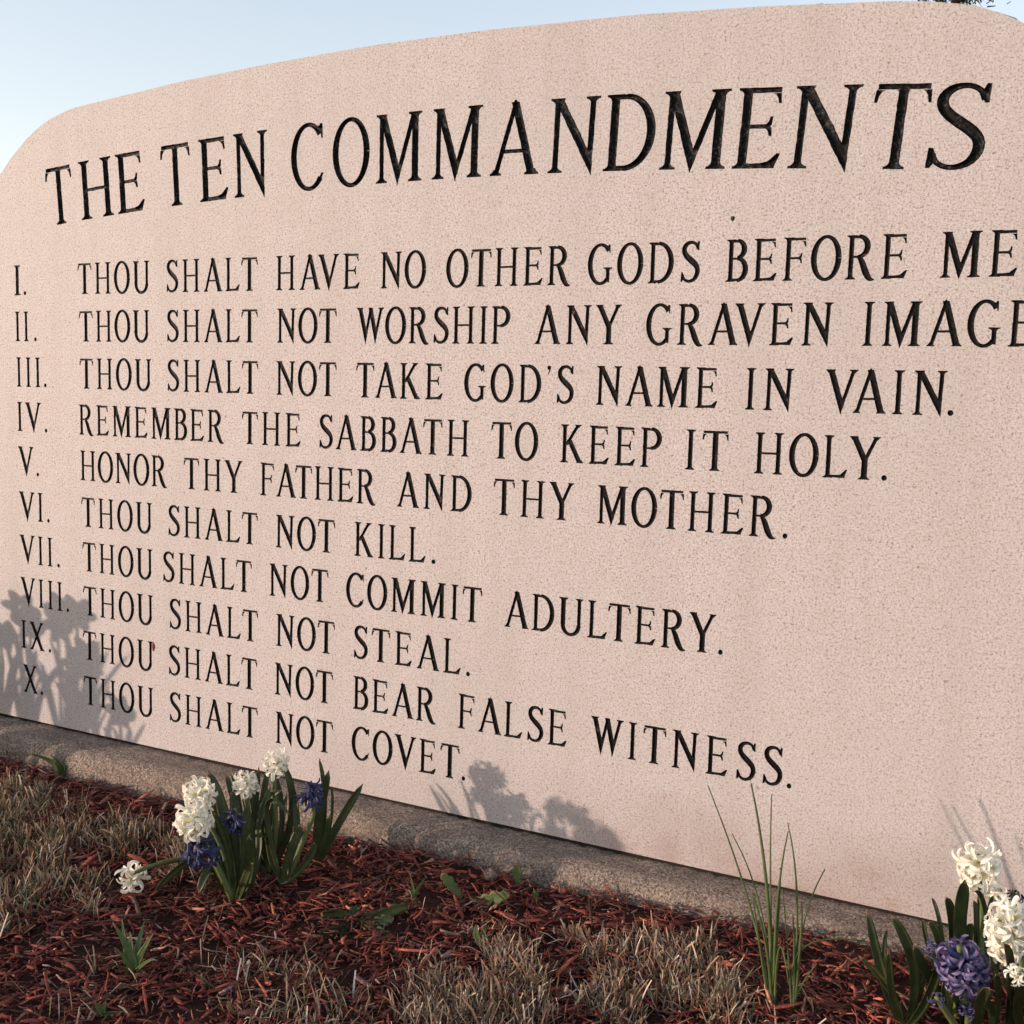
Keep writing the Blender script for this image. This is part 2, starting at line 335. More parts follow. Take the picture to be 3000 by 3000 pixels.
def gl_W(): return vee(0.09, TK*1.02, 0.455, TN, 0.285) + vee(0.44, TK*1.02, 0.80, TN, 0.61) + serif(0.09-TK/2, 0.09+TK/2, 1, -1, 0.04) + serif(0.80-TN/2, 0.80+TN/2, 1, -1, 0.055)
def gl_X(): return diag(0.58, 0, 0.11, 1, TK*1.1) + diag(0.10, 0, 0.56, 1, TN*1.05) + serif(0.065, 0.135, 0, 1, 0.05) + serif(0.52, 0.64, 0, 1, 0.045) + serif(0.055, 0.17, 1, -1, 0.045) + serif(0.525, 0.595, 1, -1, 0.05)
def gl_Y(): return stem(0.36, TK, 0, 0.50, True, False) + diag(0.36, 0.44, 0.10, 1, TK*1.1) + diag(0.365, 0.44, 0.60, 1, TN*1.05) + serif(0.045, 0.155, 1, -1, 0.045) + serif(0.565, 0.635, 1, -1, 0.055)
def gl_dot():
    t = np.linspace(0, 2*math.pi, 11)[:-1]; return [[(0.066+0.066*math.cos(a), 0.068+0.068*math.sin(a)) for a in t]]
def gl_apo(): return [[(0.066+0.06*math.cos(a), 0.93+0.06*math.sin(a)) for a in np.linspace(0, 2*math.pi, 9)[:-1]], [(0.035, 0.74), (0.075, 0.80), (0.126, 0.92), (0.07, 0.91)], [(0.02, 0.74), (0.035, 0.735), (0.08, 0.80), (0.06, 0.83)]]
GW = dict(A=.74, B=.52, C=.625, D=.66, E=.565, F=.55, G=.66, H=.69, I=.24, K=.67, L=.565, M=.81, N=.68, O=.67, P=.56, R=.655, S=.475, T=.63, U=.67, V=.71, W=.89, X=.685, Y=.69)
GW['.'] = .132; GW["'"] = .13
SB = dict(A=.02, V=.02, Y=.0, T=.035, W=.02, X=.03, O=.05, C=.05, G=.05, S=.07, L=.05, F=.06, P=.05, K=.06, R=.06, D=.06, B=.07)
def sb(c): return SB.get(c, 0.08)

def cdt(verts, edges, faces, typ):
    v, e, f, ov, oe, of = delaunay_2d_cdt([Vector(p) for p in verts], edges, faces, typ, 1e-5, True)
    return np.array([(p.x, p.y) for p in v]), f, of
def inside_tris(pts, tri):
    """points inside any of the triangles (n,3,2)"""
    res = np.zeros(len(pts), bool)
    for a, b2, c in tri:
        def cr(p, q): return (q[0]-p[0])*(pts[:, 1]-p[1])-(q[1]-p[1])*(pts[:, 0]-p[0])
        d1, d2, d3 = cr(a, b2), cr(b2, c), cr(c, a)
        res |= ((d1 >= 0) & (d2 >= 0) & (d3 >= 0)) | ((d1 <= 0) & (d2 <= 0) & (d3 <= 0))
    return res
class Glyph: pass
def build_glyph(ch):
    fn = {'.': gl_dot, "'": gl_apo}.get(ch) or globals()['gl_'+ch]
    quads = fn(); verts, faces = [], []
    for q in quads:
        a = sum(q[i][0]*q[(i+1) % len(q)][1]-q[(i+1) % len(q)][0]*q[i][1] for i in range(len(q)))
        q = q if a > 0 else q[::-1]
        faces.append(list(range(len(verts), len(verts)+len(q)))); verts += q
    V, F, OF = cdt(verts, [], faces, 0)
    tris = [f for f, o in zip(F, OF) if len(o)]
    ec = {}
    for t in tris:
        for i in range(3):
            k = tuple(sorted((t[i], t[(i+1) % 3]))); ec[k] = ec.get(k, 0)+1
    bd = [k for k, c in ec.items() if c == 1]
    used = sorted({i for k in bd for i in k}); re = {u: i for i, u in enumerate(used)}
    pts = [V[u] for u in used]; edges = []
    r = np.random.default_rng(ord(ch))
    for a, b2 in bd:                 # split long edges, so the chiselled outline is not dead straight
        p, q = V[a], V[b2]; L = np.linalg.norm(q-p); n = max(1, int(L/0.05)); prev = re[a]
        for k in range(1, n):
            pts.append(p+(q-p)*k/n + r.normal(0, 0.0018, 2)); edges.append((prev, len(pts)-1)); prev = len(pts)-1
        edges.append((prev, re[b2]))
    g = Glyph(); g.pts = np.array(pts); g.edges = edges; g.w = GW[ch]
    g.tris = np.array([[V[i] for i in t] for t in tris])
    # grooved floor: sample the inside and sink it by its distance from the outline
    x0, y0 = g.pts.min(0); x1, y1 = g.pts.max(0); s = 0.021
    gx, gy = np.meshgrid(np.arange(x0, x1, s), np.arange(y0, y1, s)); G = np.c_[gx.ravel(), gy.ravel()] + 0.0003
    G = G[inside_tris(G, g.tris)]
    E0 = g.pts[[e[0] for e in edges]]; E1 = g.pts[[e[1] for e in edges]]
    def dist(Q):
        out = np.empty(len(Q))
        for i, q in enumerate(Q):
            d = E1-E0; t = np.clip(((q-E0)*d).sum(1)/((d*d).sum(1)+1e-12), 0, 1)
            out[i] = np.min(np.linalg.norm(E0+d*t[:, None]-q, axis=1))
        return out
    dG = dist(G); keep = dG > 0.007; G = G[keep]; dG = dG[keep]
    VV = np.vstack([g.pts, G]); n0 = len(g.pts)
    V2, F2, _ = cdt([tuple(p) for p in VV], edges, [], 1)
    d2 = dist(V2); cen = np.array([V2[f].mean(0) for f in F2]); ok = inside_tris(cen, g.tris)
    R = 0.045; u = np.clip(d2/R, 0, 1); dep = np.sqrt(np.maximum(0, 1-(1-u)**2))
    dep *= (1 + 0.10*np.sin(V2[:, 0]*61+V2[:, 1]*47))
    me = bpy.data.meshes.new('letter_groove')
    me.from_pydata([(p[0], d, p[1]) for p, d in zip(V2, dep)], [], [list(map(int, f)) for f, k in zip(F2, ok) if k])
    # faces must look out of the stone (towards -y)
    bm = bmesh.new(); bm.from_mesh(me)
    for f in bm.faces:
        f.smooth = True
        f.normal_update()
        if f.normal.y > 0: f.normal_flip()
    bm.to_mesh(me); bm.free(); me.materials.append(PAINT)
    g.mesh = me
    return g
TK, TN = 0.111, 0.073
GLY_TITLE = {c: build_glyph(c) for c in set('THETENCOMMANDMENTS')}
TK, TN = 0.138, 0.089           # the small lines are cut a little heavier
GLY = {c: build_glyph(c) for c in "ABCDEFGHIKLMNOPRSTUVWXY.'"}

# ------------------------------------------------------------ the monument
Z0 = 0.92
CAP = 0.0575
LINES = [
 (0.0006, -0.00096, [('I', -0.173, -0.1538), ('.', -0.1465, -0.1392), ('THOU', -0.0006, 0.1786), ('SHALT', 0.2184, 0.4259), ('HAVE', 0.4648, 0.6346), ('NO', 0.6749, 0.759), ('OTHER', 0.7964, 1.0072), ('GODS', 1.035, 1.202), ('BEFORE', 1.2404, 1.4788), ('ME', 1.5186, 1.608), ('.', 1.6228, 1.6296)]),
 (-0.0880, 0.00046, [('II', -0.1721, -0.1344), ('.', -0.1198, -0.1133), ('THOU', 0.001, 0.1776), ('SHALT', 0.2189, 0.4262), ('NOT', 0.4676, 0.5904), ('WORSHIP', 0.6308, 0.91), ('ANY', 0.951, 1.0902), ('GRAVEN', 1.1287, 1.3885), ('IMAGE', 1.4283, 1.6359), ('.', 1.6433, 1.6503)]),
 (-0.1765, 0.00046, [('III', -0.1711, -0.1048), ('.', -0.0954, -0.0881), ('THOU', 0.0005, 0.1811), ('SHALT', 0.2194, 0.4276), ('NOT', 0.4664, 0.5915), ('TAKE', 0.6295, 0.7946), ("GOD'S", 0.8332, 1.0172), ('NAME', 1.0545, 1.238), ('IN', 1.277, 1.3417), ('VAIN', 1.385, 1.5358), ('.', 1.5393, 1.5469)]),
 (-0.2640, 0.00002, [('IV', -0.1716, -0.105), ('.', -0.0955, -0.0882), ('REMEMBER', -0.0028, 0.3514), ('THE', 0.3912, 0.5186), ('SABBATH', 0.5559, 0.8436), ('TO', 0.8825, 0.9627), ('KEEP', 1.0001, 1.1594), ('IT', 1.195, 1.2573), ('HOLY', 1.2943, 1.4604), ('.', 1.4637, 1.4711)]),
 (-0.3517, -0.00024, [('V', -0.1705, -0.128), ('.', -0.1206, -0.1132), ('HONOR', -0.0011, 0.2179), ('THY', 0.2579, 0.3931), ('FATHER', 0.4323, 0.6714), ('AND', 0.712, 0.8508), ('THY', 0.8893, 1.0251), ('MOTHER', 1.0636, 1.3292), ('.', 1.3386, 1.3459)]),
 (-0.4412, 0.00084, [('VI', -0.171, -0.1046), ('.', -0.0936, -0.0863), ('THOU', -0.0002, 0.1803), ('SHALT', 0.2191, 0.4274), ('NOT', 0.4668, 0.5917), ('KILL', 0.6304, 0.7691), ('.', 0.78, 0.7879)]),
 (-0.5282, 0.00103, [('VII', -0.1714, -0.0804), ('.', -0.068, -0.0608), ('THOU', 0.0009, 0.1807), ('SHALT', 0.2055, 0.4148), ('NOT', 0.4534, 0.5792), ('COMMIT', 0.6156, 0.8747), ('ADULTERY', 0.914, 1.2518), ('.', 1.2569, 1.2634)]),
 (-0.6147, -0.00231, [('VIII', -0.1717, -0.0556), ('.', -0.0447, -0.0375), ('THOU', 0.0012, 0.1811), ('SHALT', 0.2209, 0.4292), ('NOT', 0.4684, 0.5934), ('STEAL', 0.6309, 0.8388), ('.', 0.8485, 0.8557)]),
 (-0.7031, -0.00147, [('IX', -0.1736, -0.1071), ('.', -0.096, -0.0893), ('THOU', -0.0013, 0.1802), ('SHALT', 0.2182, 0.4272), ('NOT', 0.466, 0.5907), ('BEAR', 0.6316, 0.7942), ('FALSE', 0.8353, 1.0273), ('WITNESS', 1.0673, 1.356), ('.', 1.3642, 1.3701)]),
 (-0.7933, 0.00257, [('X', -0.1702, -0.1291), ('.', -0.1215, -0.114), ('THOU', -0.001, 0.1799), ('SHALT', 0.2195, 0.4287), ('NOT', 0.4683, 0.5918), ('COVET', 0.6308, 0.8405), ('.', 0.8449, 0.8508)]),
]
TITLE = [('T', -.0794, -.0097), ('H', .0077, .0913), ('E', .1, .1677), ('T', .2081, .2775), ('E', .2956, .3605), ('N', .3721, .446),
         ('C', .4945, .5616), ('O', .5784, .6505), ('M', .6614, .748), ('M', .7655, .8541), ('A', .8676, .9495), ('N', .9644, 1.0444),
         ('D', 1.0532, 1.1313), ('M', 1.1382, 1.2351), ('E', 1.2438, 1.3091), ('N', 1.3193, 1.4067), ('T', 1.4216, 1.4928), ('S', 1.4916, 1.5598)]
TC = (0.7457713, -8.9935926, 9.1591604)     # centre x, z and radius of the arch the title stands on
placed = []      # (char, x, z, lean, sx, sz, depth)
for z, sl, words in LINES:
    for w, xa, xb in words:
        if w == '.':
            s = (xb-xa)/GW['.']; s = CAP*0.96 if s > CAP*1.1 else s
            placed.append(('.', xa, z+sl*xa, 0, max(s, CAP*0.9), CAP, 0.0026)); continue
        tot = sum(GW[c] for c in w)
        gaps = []
        for a, b2 in zip(w, w[1:]):
            g = sb(a)+sb(b2)
            if a+b2 in ('AV', 'VA'): g = -0.12
            if a+b2 in ('AT', 'TA', 'LT', 'LY'): g = 0.0
            if "'" in a+b2: g = 0.10
            gaps.append(g)
        # letters keep their proportions; the spacing absorbs what the words leave over
        width = (xb-xa)/CAP; sx = 1.0
        if len(w) > 1:
            need = width-tot-sum(gaps); per = need/(len(w)-1)
            if abs(per) > 0.05:
                lim = math.copysign(0.05, per); sx = (width-sum(gaps)-lim*(len(w)-1))/tot; per = lim
            gaps = [g+per for g in gaps]
        else: sx = width/tot
        x = xa
        for i, c in enumerate(w):
            placed.append((c, x, z+sl*x, random.uniform(-.004, .004), CAP*sx, CAP, 0.0028))
            x += GW[c]*CAP*sx + (gaps[i]*CAP if i < len(gaps) else 0)
for c, xa, xb in TITLE:
    xm = (xa+xb)/2; th = math.asin((xm-TC[0])/TC[2])
    capT = 0.1065
    lean_w = abs(math.sin(th))*0.0
    sx = (xb-xa-lean_w)/GW[c]
    # base point on the arch, letter stands radially
    ang = math.asin((xm-TC[0])/(TC[2]+capT/2))
    bx = TC[0]+TC[2]*math.sin(ang); bz = TC[1]+TC[2]*math.cos(ang)
    placed.append((c, bx-math.cos(ang)*GW[c]*sx/2, bz+math.sin(ang)*GW[c]*sx/2, ang, sx, capT, 0.0062))

outl = [(-.296, -.10), (-.298, .0), (-.29, .075), (-.268, .14), (-.236, .195), (-.2052, .2313), (-.1821, .2540), (-.1596, .2732), (-.13, .2938), (-.1009, .3101), (-.0723, .3224),
        (-.0407, .3332), (-.0096, .3395), (.031, .3432), (.0775, .3466), (.1422, .3525), (.2052, .3587), (.2783, .3635), (.372, .3685), (.4727, .3726),
        (.5738, .3765), (.6996, .3782), (.7946, .3784), (.8993, .3771), (.985, .3752), (1.067, .372), (1.1454, .3685), (1.2204, .3635), (1.2924, .3579),
        (1.3614, .3527), (1.4277, .3469), (1.4758, .3421), (1.4978, .3387), (1.5227, .3337), (1.5475, .3249), (1.5691, .3145), (1.5941, .3012),
        (1.634, .2782), (1.665, .256), (1.70, .2233), (1.733, .183), (1.763, .13), (1.78, .075), (1.788, .0), (1.788, -.10), (1.788, -.85), (-.296, -.85)]
O = [outl[0]]
for p, q in zip(outl, outl[1:]+outl[:1]):
    L = math.dist(p, q); n = max(1, int(L/0.012))
    O += [(p[0]+(q[0]-p[0])*k/n, p[1]+(q[1]-p[1])*k/n) for k in range(1, n+1)]
O = O[:-1]
O = [(x+random.gauss(0, .0009) if z > -.84 else x, z+(random.gauss(0, .0009)-(random.uniform(.001, .003) if random.random() < .05 else 0) if z > -.84 else 0)) for x, z in O]
verts = [(x, z+Z0) for x, z in O]; nO = len(verts)
edges = [(i, (i+1) % nO) for i in range(nO)]
hole_boxes = []
for c, x, z, th, sx, sz, d in placed:
    g = (GLY_TITLE if sz > 0.1 else GLY)[c]; ct, s_ = math.cos(th), math.sin(th); n0 = len(verts)
    gx = g.pts[:, 0]*sx; gz = g.pts[:, 1]*sz
    X = x+gx*ct+gz*s_; Z = z+Z0-gx*s_+gz*ct
    verts += list(zip(X.tolist(), Z.tolist())); edges += [(a+n0, b2+n0) for a, b2 in g.edges]
    hole_boxes.append((X.min(), X.max(), Z.min(), Z.max()))
V, F, _ = cdt(verts, edges, [], 1)
cen = np.array([V[f].mean(0) for f in F]); stone = np.ones(len(F), bool)
for (c, x, z, th, sx, sz, d), (a, b2, c0, d0) in zip(placed, hole_boxes):
    idx = np.where((cen[:, 0] > a-1e-4) & (cen[:, 0] < b2+1e-4) & (cen[:, 1] > c0-1e-4) & (cen[:, 1] < d0+1e-4))[0]
    if not len(idx): continue
    ct, s_ = math.cos(th), math.sin(th); dx = cen[idx, 0]-x; dz = cen[idx, 1]-z-Z0
    loc = np.c_[(dx*ct-dz*s_)/sx, (dx*s_+dz*ct)/sz]
    stone[idx[inside_tris(loc, (GLY_TITLE if sz > 0.1 else GLY)[c].tris)]] = False
vs = [(p[0], 0.0, p[1]) for p in V]; fs = [list(map(int, f)) for f, k in zip(F, stone) if k]
# rough pitched sides and plain back
nb = len(vs); TH = 0.20
rings = []
for k, (y, inset) in enumerate(((0.0, 0), (0.012, -0.004), (0.05, -0.010), (0.10, -0.012), (0.15, -0.010), (0.19, -0.004), (TH, 0))):
    ring = []
    for i, (x, z) in enumerate(O):
        px, pz = O[i-1]; nx, nz = O[(i+1) % nO]; tx, tz = nx-px, nz-pz; l = math.hypot(tx, tz)+1e-9
        ox, oz = -tz/l, tx/l                # outward for this winding (clockwise outline)
        j = 0 if k in (0, 6) else random.gauss(0, .0022)
        e = -inset*0 + (0 if z < -.84 else j + (0.0012 if 0 < k < 6 else 0.0))
        vs.append((x+ox*e, y, z+Z0+oz*e)); ring.append(len(vs)-1)
    rings.append(ring)
for r0, r1 in zip(rings, rings[1:]):
    for i in range(nO):
        j = (i+1) % nO; fs.append([r0[i], r0[j], r1[j], r1[i]])
fs.append(rings[-1][:])
monument = thing('stone_monument', (0.746, 0.1, 0.0), 'large arched pink grey granite monument engraved with the ten commandments', 'monument')
slab = mesh_obj('slab', vs, fs, GRANITE, monument)
bm = bmesh.new(); bm.from_mesh(slab.data); bmesh.ops.recalc_face_normals(bm, faces=[f for f in bm.faces if len(f.verts) != 3]); 
for f in bm.faces:
    f.normal_update()
    if len(f.verts) == 3 and f.normal.y > 0: f.normal_flip()
bm.to_mesh(slab.data); bm.free()
for c, x, z, th, sx, sz, d in placed:
    nm = {'.': 'full_stop', "'": 'apostrophe'}.get(c, 'letter')
    o = bpy.data.objects.new(nm, (GLY_TITLE if sz > 0.1 else GLY)[c].mesh); col.objects.link(o)
    o.parent = slab
    M = Matrix.Translation((x, 0, z+Z0)) @ Matrix.Rotation(th, 4, 'Y') @ Matrix.Diagonal((sx, d, sz, 1))
    o.matrix_local = M
# slab is stored relative to the monument; letters are given in slab space = world minus slab origin (0,0,0)

# plinth: profile swept along x with worn shoulder
def plinth():
    prof = [(0.23, 0.0), (0.30, 0.0), (0.30, 0.064), (0.21, 0.064), (0.0, 0.0635), (-0.018, 0.063), (-0.032, 0.0625), (-0.044, 0.0615), (-0.053, 0.0600), (-0.060, 0.0570), (-0.066, 0.052), (-0.070, 0.044), (-0.073, 0.034), (-0.075, 0.022), (-0.077, 0.008), (-0.079, -0.02), (-0.080, -0.12), (0.30, -0.12)]
    prof = prof[1:]
    xs = np.arange(-0.46, 1.96, 0.008); v, f = [], []; n = len(prof)
    r = np.random.default_rng(5)
    j0 = np.cumsum(r.normal(0, 1, (len(xs), n)), axis=0); j0 -= np.linspace(0, 1, len(xs))[:, None]*j0[-1]
    for i, x in enumerate(xs):
        for k, (y, z) in enumerate(prof):
            a = 0.0011 if 2 < k < n-2 else 0
            s = math.sin(x*9+k*.5)*.0006+math.sin(x*23+k*1.3)*.0005
            v.append((x, y+(a*r.normal()+s*(a > 0)), z+(a*0.55*r.normal()+s*(a > 0))))
    for i in range(len(xs)-1):
        for k in range(n):
            k2 = (k+1) % n; f.append([i*n+k, i*n+k2, (i+1)*n+k2, (i+1)*n+k])
    f.append([k for k in range(n)][::-1]); f.append([(len(xs)-1)*n+k for k in range(n)])
    o = mesh_obj('base', v, f, CONCRETE, monument, smooth=True)
    bm = bmesh.new(); bm.from_mesh(o.data); bmesh.ops.recalc_face_normals(bm, faces=bm.faces); bm.to_mesh(o.data); bm.free()
    return o
plinth()
def box(name, a, b2, m, parent):
    (x0, y0, z0), (x1, y1, z1) = a, b2
    v = [(x, y, z) for x in (x0, x1) for y in (y0, y1) for z in (z0, z1)]
    f = [(0, 1, 3, 2), (4, 6, 7, 5), (0, 4, 5, 1), (2, 3, 7, 6), (0, 2, 6, 4), (1, 5, 7, 3)]
    return mesh_obj(name, v, f, m, parent)
box('mortar_joint', (-0.29, 0.004, 0.0605), (1.782, 0.194, 0.0703), JOINT, monument)

# ------------------------------------------------------------ ground
gx_ = [-.4, -.118, .315, .686, .883, .988, 1.057, 1.32, 1.469, 1.9]
gz_ = [.009, .011, .009, .021, .034, .0235, .028, .040, .053, .053]
def smooth_noise(x, y):
    return (np.sin(x*23+np.sin(y*17)*1.3)*np.sin(y*19+1.0+np.sin(x*13))*.5+np.sin(x*51+y*37)*.25+np.sin(x*83-y*71+2)*.15)
def gh(x, y):
    x = np.asarray(x, float); y = np.asarray(y, float)
    zp = np.interp(x, gx_, gz_); t = np.clip((-y-.078)/.35, 0, 1); t = t*t*(3-2*t)
    fade = np.clip((-y-.078)/.06, 0, 1)
    near = (x > -1.5) & (x < 3) & (y > -2.5) & (y < 0.3)
    return zp*(1-t)*near + smooth_noise(x, y)*.0045*fade*near - (~near)*0.01
def grid_ground():
    def axis(lo, hi, step, far):
        a = list(np.arange(lo, hi, step)); g = step; x = a[-1]
        while x < far: g *= 1.35; x += g; a.append(x)
        g = step; x = lo; pre = []
        while x > -far: g *= 1.35; x -= g; pre.append(x)
        return np.array(pre[::-1]+a)
    xs = axis(-1.0, 2.4, .02, 1200.); ys = axis(-1.8, .05, .02, 1200.)
    X, Y = np.meshgrid(xs, ys); Z = gh(X, Y)-.006
    v = np.c_[X.ravel(), Y.ravel(), Z.ravel()]; nx = len(xs)
    f = [(j*nx+i, j*nx+i+1, (j+1)*nx+i+1, (j+1)*nx+i) for j in range(len(ys)-1) for i in range(nx-1)]
    m, nt, b = mat('soil_and_far_lawn')
    geo = N(nt, 'ShaderNodeNewGeometry'); P = geo.outputs['Position']
    sep = N(nt, 'ShaderNodeSeparateXYZ'); nt.links.new(P, sep.inputs[0])
    soil = ramp(nt, noise(nt, P, 90, 4, .6), [(.3, (.022, .010, .008)), (.7, (.06, .026, .02))]).outputs[0]
    lawn = ramp(nt, noise(nt, P, 3, 5, .6), [(.3, (.10, .10, .045)), (.7, (.17, .14, .075))]).outputs[0]
    far = mth(nt, 'MULTIPLY', mth(nt, 'SUBTRACT', N_len(nt, P), 1.35), 1.6, True)
    c = mixc(nt, far, soil, lawn)
    nt.links.new(c, b.inputs['Base Color']); b.inputs['Roughness'].default_value = .95; b.inputs['Specular IOR Level'].default_value = .1
    o = mesh_obj('ground', v, f, m, None, smooth=True); tag(o, kind='structure')
def N_len(nt, P):
    s = N(nt, 'ShaderNodeVectorMath'); s.operation = 'DISTANCE'; nt.links.new(P, s.inputs[0]); s.inputs[1].default_value = (.8, -.2, 0)
    return s.outputs['Value']
grid_ground()

def stuff_mesh(name, V, F, colors, m, label):
    """V (n,3), F (m,k) arrays, colors (n,3) -> one object"""
    me = bpy.data.meshes.new(name); k = F.shape[1]
    me.vertices.add(len(V)); me.vertices.foreach_set('co', V.astype(np.float32).ravel())
    me.loops.add(F.size); me.loops.foreach_set('vertex_index', F.astype(np.int32).ravel())
    me.polygons.add(len(F)); me.polygons.foreach_set('loop_start', np.arange(0, F.size, k, dtype=np.int32))
    me.polygons.foreach_set('loop_total', np.full(len(F), k, dtype=np.int32))
    a = me.color_attributes.new('tone', 'FLOAT_COLOR', 'POINT')
    a.data.foreach_set('color', np.c_[colors, np.ones(len(colors))].astype(np.float32).ravel())
    me.update(calc_edges=True); me.validate(); me.materials.append(m)
    o = bpy.data.objects.new(name, me); col.objects.link(o)
    tag(o, label, name.replace('_', ' '), kind='stuff'); return o

# ------------------------------------------------------------ mulch
def mulch(n=48000):
    r = rng
    # denser where the picture looks closely
    xs = r.uniform(-.55, 2.15, n*2); ys = -.076-r.beta(1.1, 1.6, n*2)*1.05
    ok = (xs*0.436+(-ys) < 1.9) & (smooth_noise(xs*1.7+3, ys*1.7) > -.38*r.uniform(.4, 1.6, n*2)); xs, ys = xs[ok][:n], ys[ok][:n]; n = len(xs)
    L = np.exp(r.normal(math.log(.0145), .58, n)).clip(.005, .055); W = np.exp(r.normal(math.log(.0028), .5, n)).clip(.0012, .010)
    W = np.minimum(np.minimum(W, .0075), L*.3); T = W*r.uniform(.12, .42, n)
    az = r.uniform(0, 2*math.pi, n); layer = r.uniform(0, 1, n)
    el = r.normal(0, .22, n); ro = r.normal(0, .6, n)
    big = r.random(n) < .03; el[big] *= 2.2
    base = gh(xs, ys)-.004+layer*.013+np.abs(np.sin(el))*L*.35
    # local frame
    ca, sa, ce, se = np.cos(az), np.sin(az), np.cos(el), np.sin(el)
    U = np.c_[ca*ce, sa*ce, se]; S0 = np.c_[-sa, ca, np.zeros(n)]; N0 = np.cross(U, S0)
    S = S0*np.cos(ro)[:, None]+N0*np.sin(ro)[:, None]; Nn = np.cross(U, S)
    st = np.array([-.5, -.22, .2, .5]); V = np.zeros((n, 4, 4, 3)); C = np.c_[xs, ys, base]
    bend = r.normal(0, .05, n)*L; side = r.normal(0, .045, n)*L
    for k, s in enumerate(st):
        wk = W*[.55, 1, .95, .5][k]*r.uniform(.5, 1.25, n); tk = T*[.6, 1, 1, .5][k]*r.uniform(.7, 1.2, n)
        cc = C+U*(L*(s+r.normal(0, .07, n)))[:, None]+Nn*(bend*(1-(2*s)**2))[:, None]+S*(side*(1-(2*s)**2)+r.normal(0, .12, n)*W)[:, None]
        for c, (a, b2) in enumerate(((-.5, -.5), (.5, -.5), (.5, .5), (-.5, .5))):
            V[:, k, c] = cc+S*(wk*a)[:, None]+Nn*(tk*b2)[:, None]
    hi = V[..., 1] > -.0785; V[..., 1][hi] = -.0785-r.uniform(0, .002, hi.sum())
    q = []
    for k in range(3):
        for c in range(4): q.append((k*4+c, k*4+(c+1) % 4, (k+1)*4+(c+1) % 4, (k+1)*4+c))
    q.append((3, 2, 1, 0)); q.append((12, 13, 14, 15))
    F = (np.array(q)[None]+(np.arange(n)*16)[:, None, None]).reshape(-1, 4)
    pal = np.array([(.19, .048, .036), (.25, .062, .045), (.13, .038, .030), (.085, .034, .029), (.42, .11, .07), (.30, .18, .15), (.52, .21, .13), (.17, .09, .07), (.34, .27, .24)])
    pr = np.array([.25, .20, .19, .13, .09, .04, .03, .05, .02]); pr /= pr.sum()
    c0 = pal[r.choice(len(pal), n, p=pr)]*r.uniform(.6, 1.6, (n, 1)); cols = np.repeat(c0, 16, axis=0)
    m = simple('dyed_bark_mulch', (.2, .05, .03), .82, .25, (.035, .014, .011), 330, attr='tone', var_f=.55)
    nt = m.node_tree; b = nt.nodes['Principled BSDF']; geo = N(nt, 'ShaderNodeNewGeometry')
    bp = N(nt, 'ShaderNodeBump'); bp.inputs['Strength'].default_value = .5; bp.inputs['Distance'].default_value = .001
    nt.links.new(noise(nt, geo.outputs['Position'], 700, 2, .6), bp.inputs['Height']); nt.links.new(bp.outputs[0], b.inputs['Normal'])
    stuff_mesh('mulch', V.reshape(-1, 3), F, cols, m, 'red brown shredded bark mulch spread over the bed before the monument')
mulch()

# ------------------------------------------------------------ grass
def in_poly(x, y, poly):
    res = np.zeros(len(x), bool); n = len(poly)
    for i in range(n):
        (x0, y0), (x1, y1) = poly[i], poly[(i+1) % n]
        c = ((y0 > y) != (y1 > y)) & (x < (x1-x0)*(y-y0)/((y1-y0)+1e-12)+x0); res ^= c
    return res
def blades(x, y, L, Wd, pal, pr, r, lean_sd=.45, curl=.5, blunt=.65):
    n = len(x); az = r.uniform(0, 2*math.pi, n); le = np.abs(r.normal(.1, lean_sd, n)).clip(0, 1.35)
    D = np.c_[np.cos(az), np.sin(az)]; face = r.uniform(0, 2*math.pi, n)
    Sd = np.c_[np.cos(face), np.sin(face), np.zeros(n)]
    z0 = gh(x, y)-.004; m = 4; V = np.zeros((n, m, 3, 3)); pos = np.c_[x, y, z0]; ang = le.copy()
    cu = np.abs(r.normal(0, curl, n)); bl = r.random(n) < blunt
    lat = np.c_[np.cos(az), np.sin(az), np.zeros(n)]
    for k in range(m):
        w = Wd*np.array([.75, 1, .85, .12])[k]; w = np.where(bl & (k == 3), Wd*.72, w)
        mid = pos+np.cross(Sd, lat)*0
        up = np.c_[-np.cos(ang)*D[:, 0], -np.cos(ang)*D[:, 1], np.sin(ang)]
        V[:, k, 0] = pos-Sd*(w/2)[:, None]; V[:, k, 1] = pos-up*(w*.22)[:, None]; V[:, k, 2] = pos+Sd*(w/2)[:, None]
        stp = L/(m-1); pos = pos+np.c_[np.sin(ang)*D[:, 0]*stp, np.sin(ang)*D[:, 1]*stp, np.cos(ang)*stp]
        ang = (ang+cu*.5).clip(0, 1.9)
    low = V[..., 2] < (z0+.002)[:, None, None]; V[..., 2][low] += .004
    F = np.array([(k*3+c, k*3+c+1, (k+1)*3+c+1, (k+1)*3+c) for k in range(m-1) for c in range(2)])
    F = (F[None]+(np.arange(n)*m*3)[:, None, None]).reshape(-1, 4)
    c = pal[r.choice(len(pal), n, p=pr/pr.sum())]*r.uniform(.4, 1.5, (n, 1))
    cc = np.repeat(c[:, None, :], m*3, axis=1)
    cc[:, :3] *= .45; cc[:, 3:6] *= .85  # blade colour gets darker towards the root
    return V.reshape(-1, 3), F, cc.reshape(-1, 3)
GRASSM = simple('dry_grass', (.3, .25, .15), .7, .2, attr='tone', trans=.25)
PALG = np.array([(.38, .27, .19), (.46, .37, .28), (.26, .18, .12), (.20, .17, .085), (.10, .12, .05), (.38, .215, .14), (.52, .46, .40), (.14, .085, .058)])
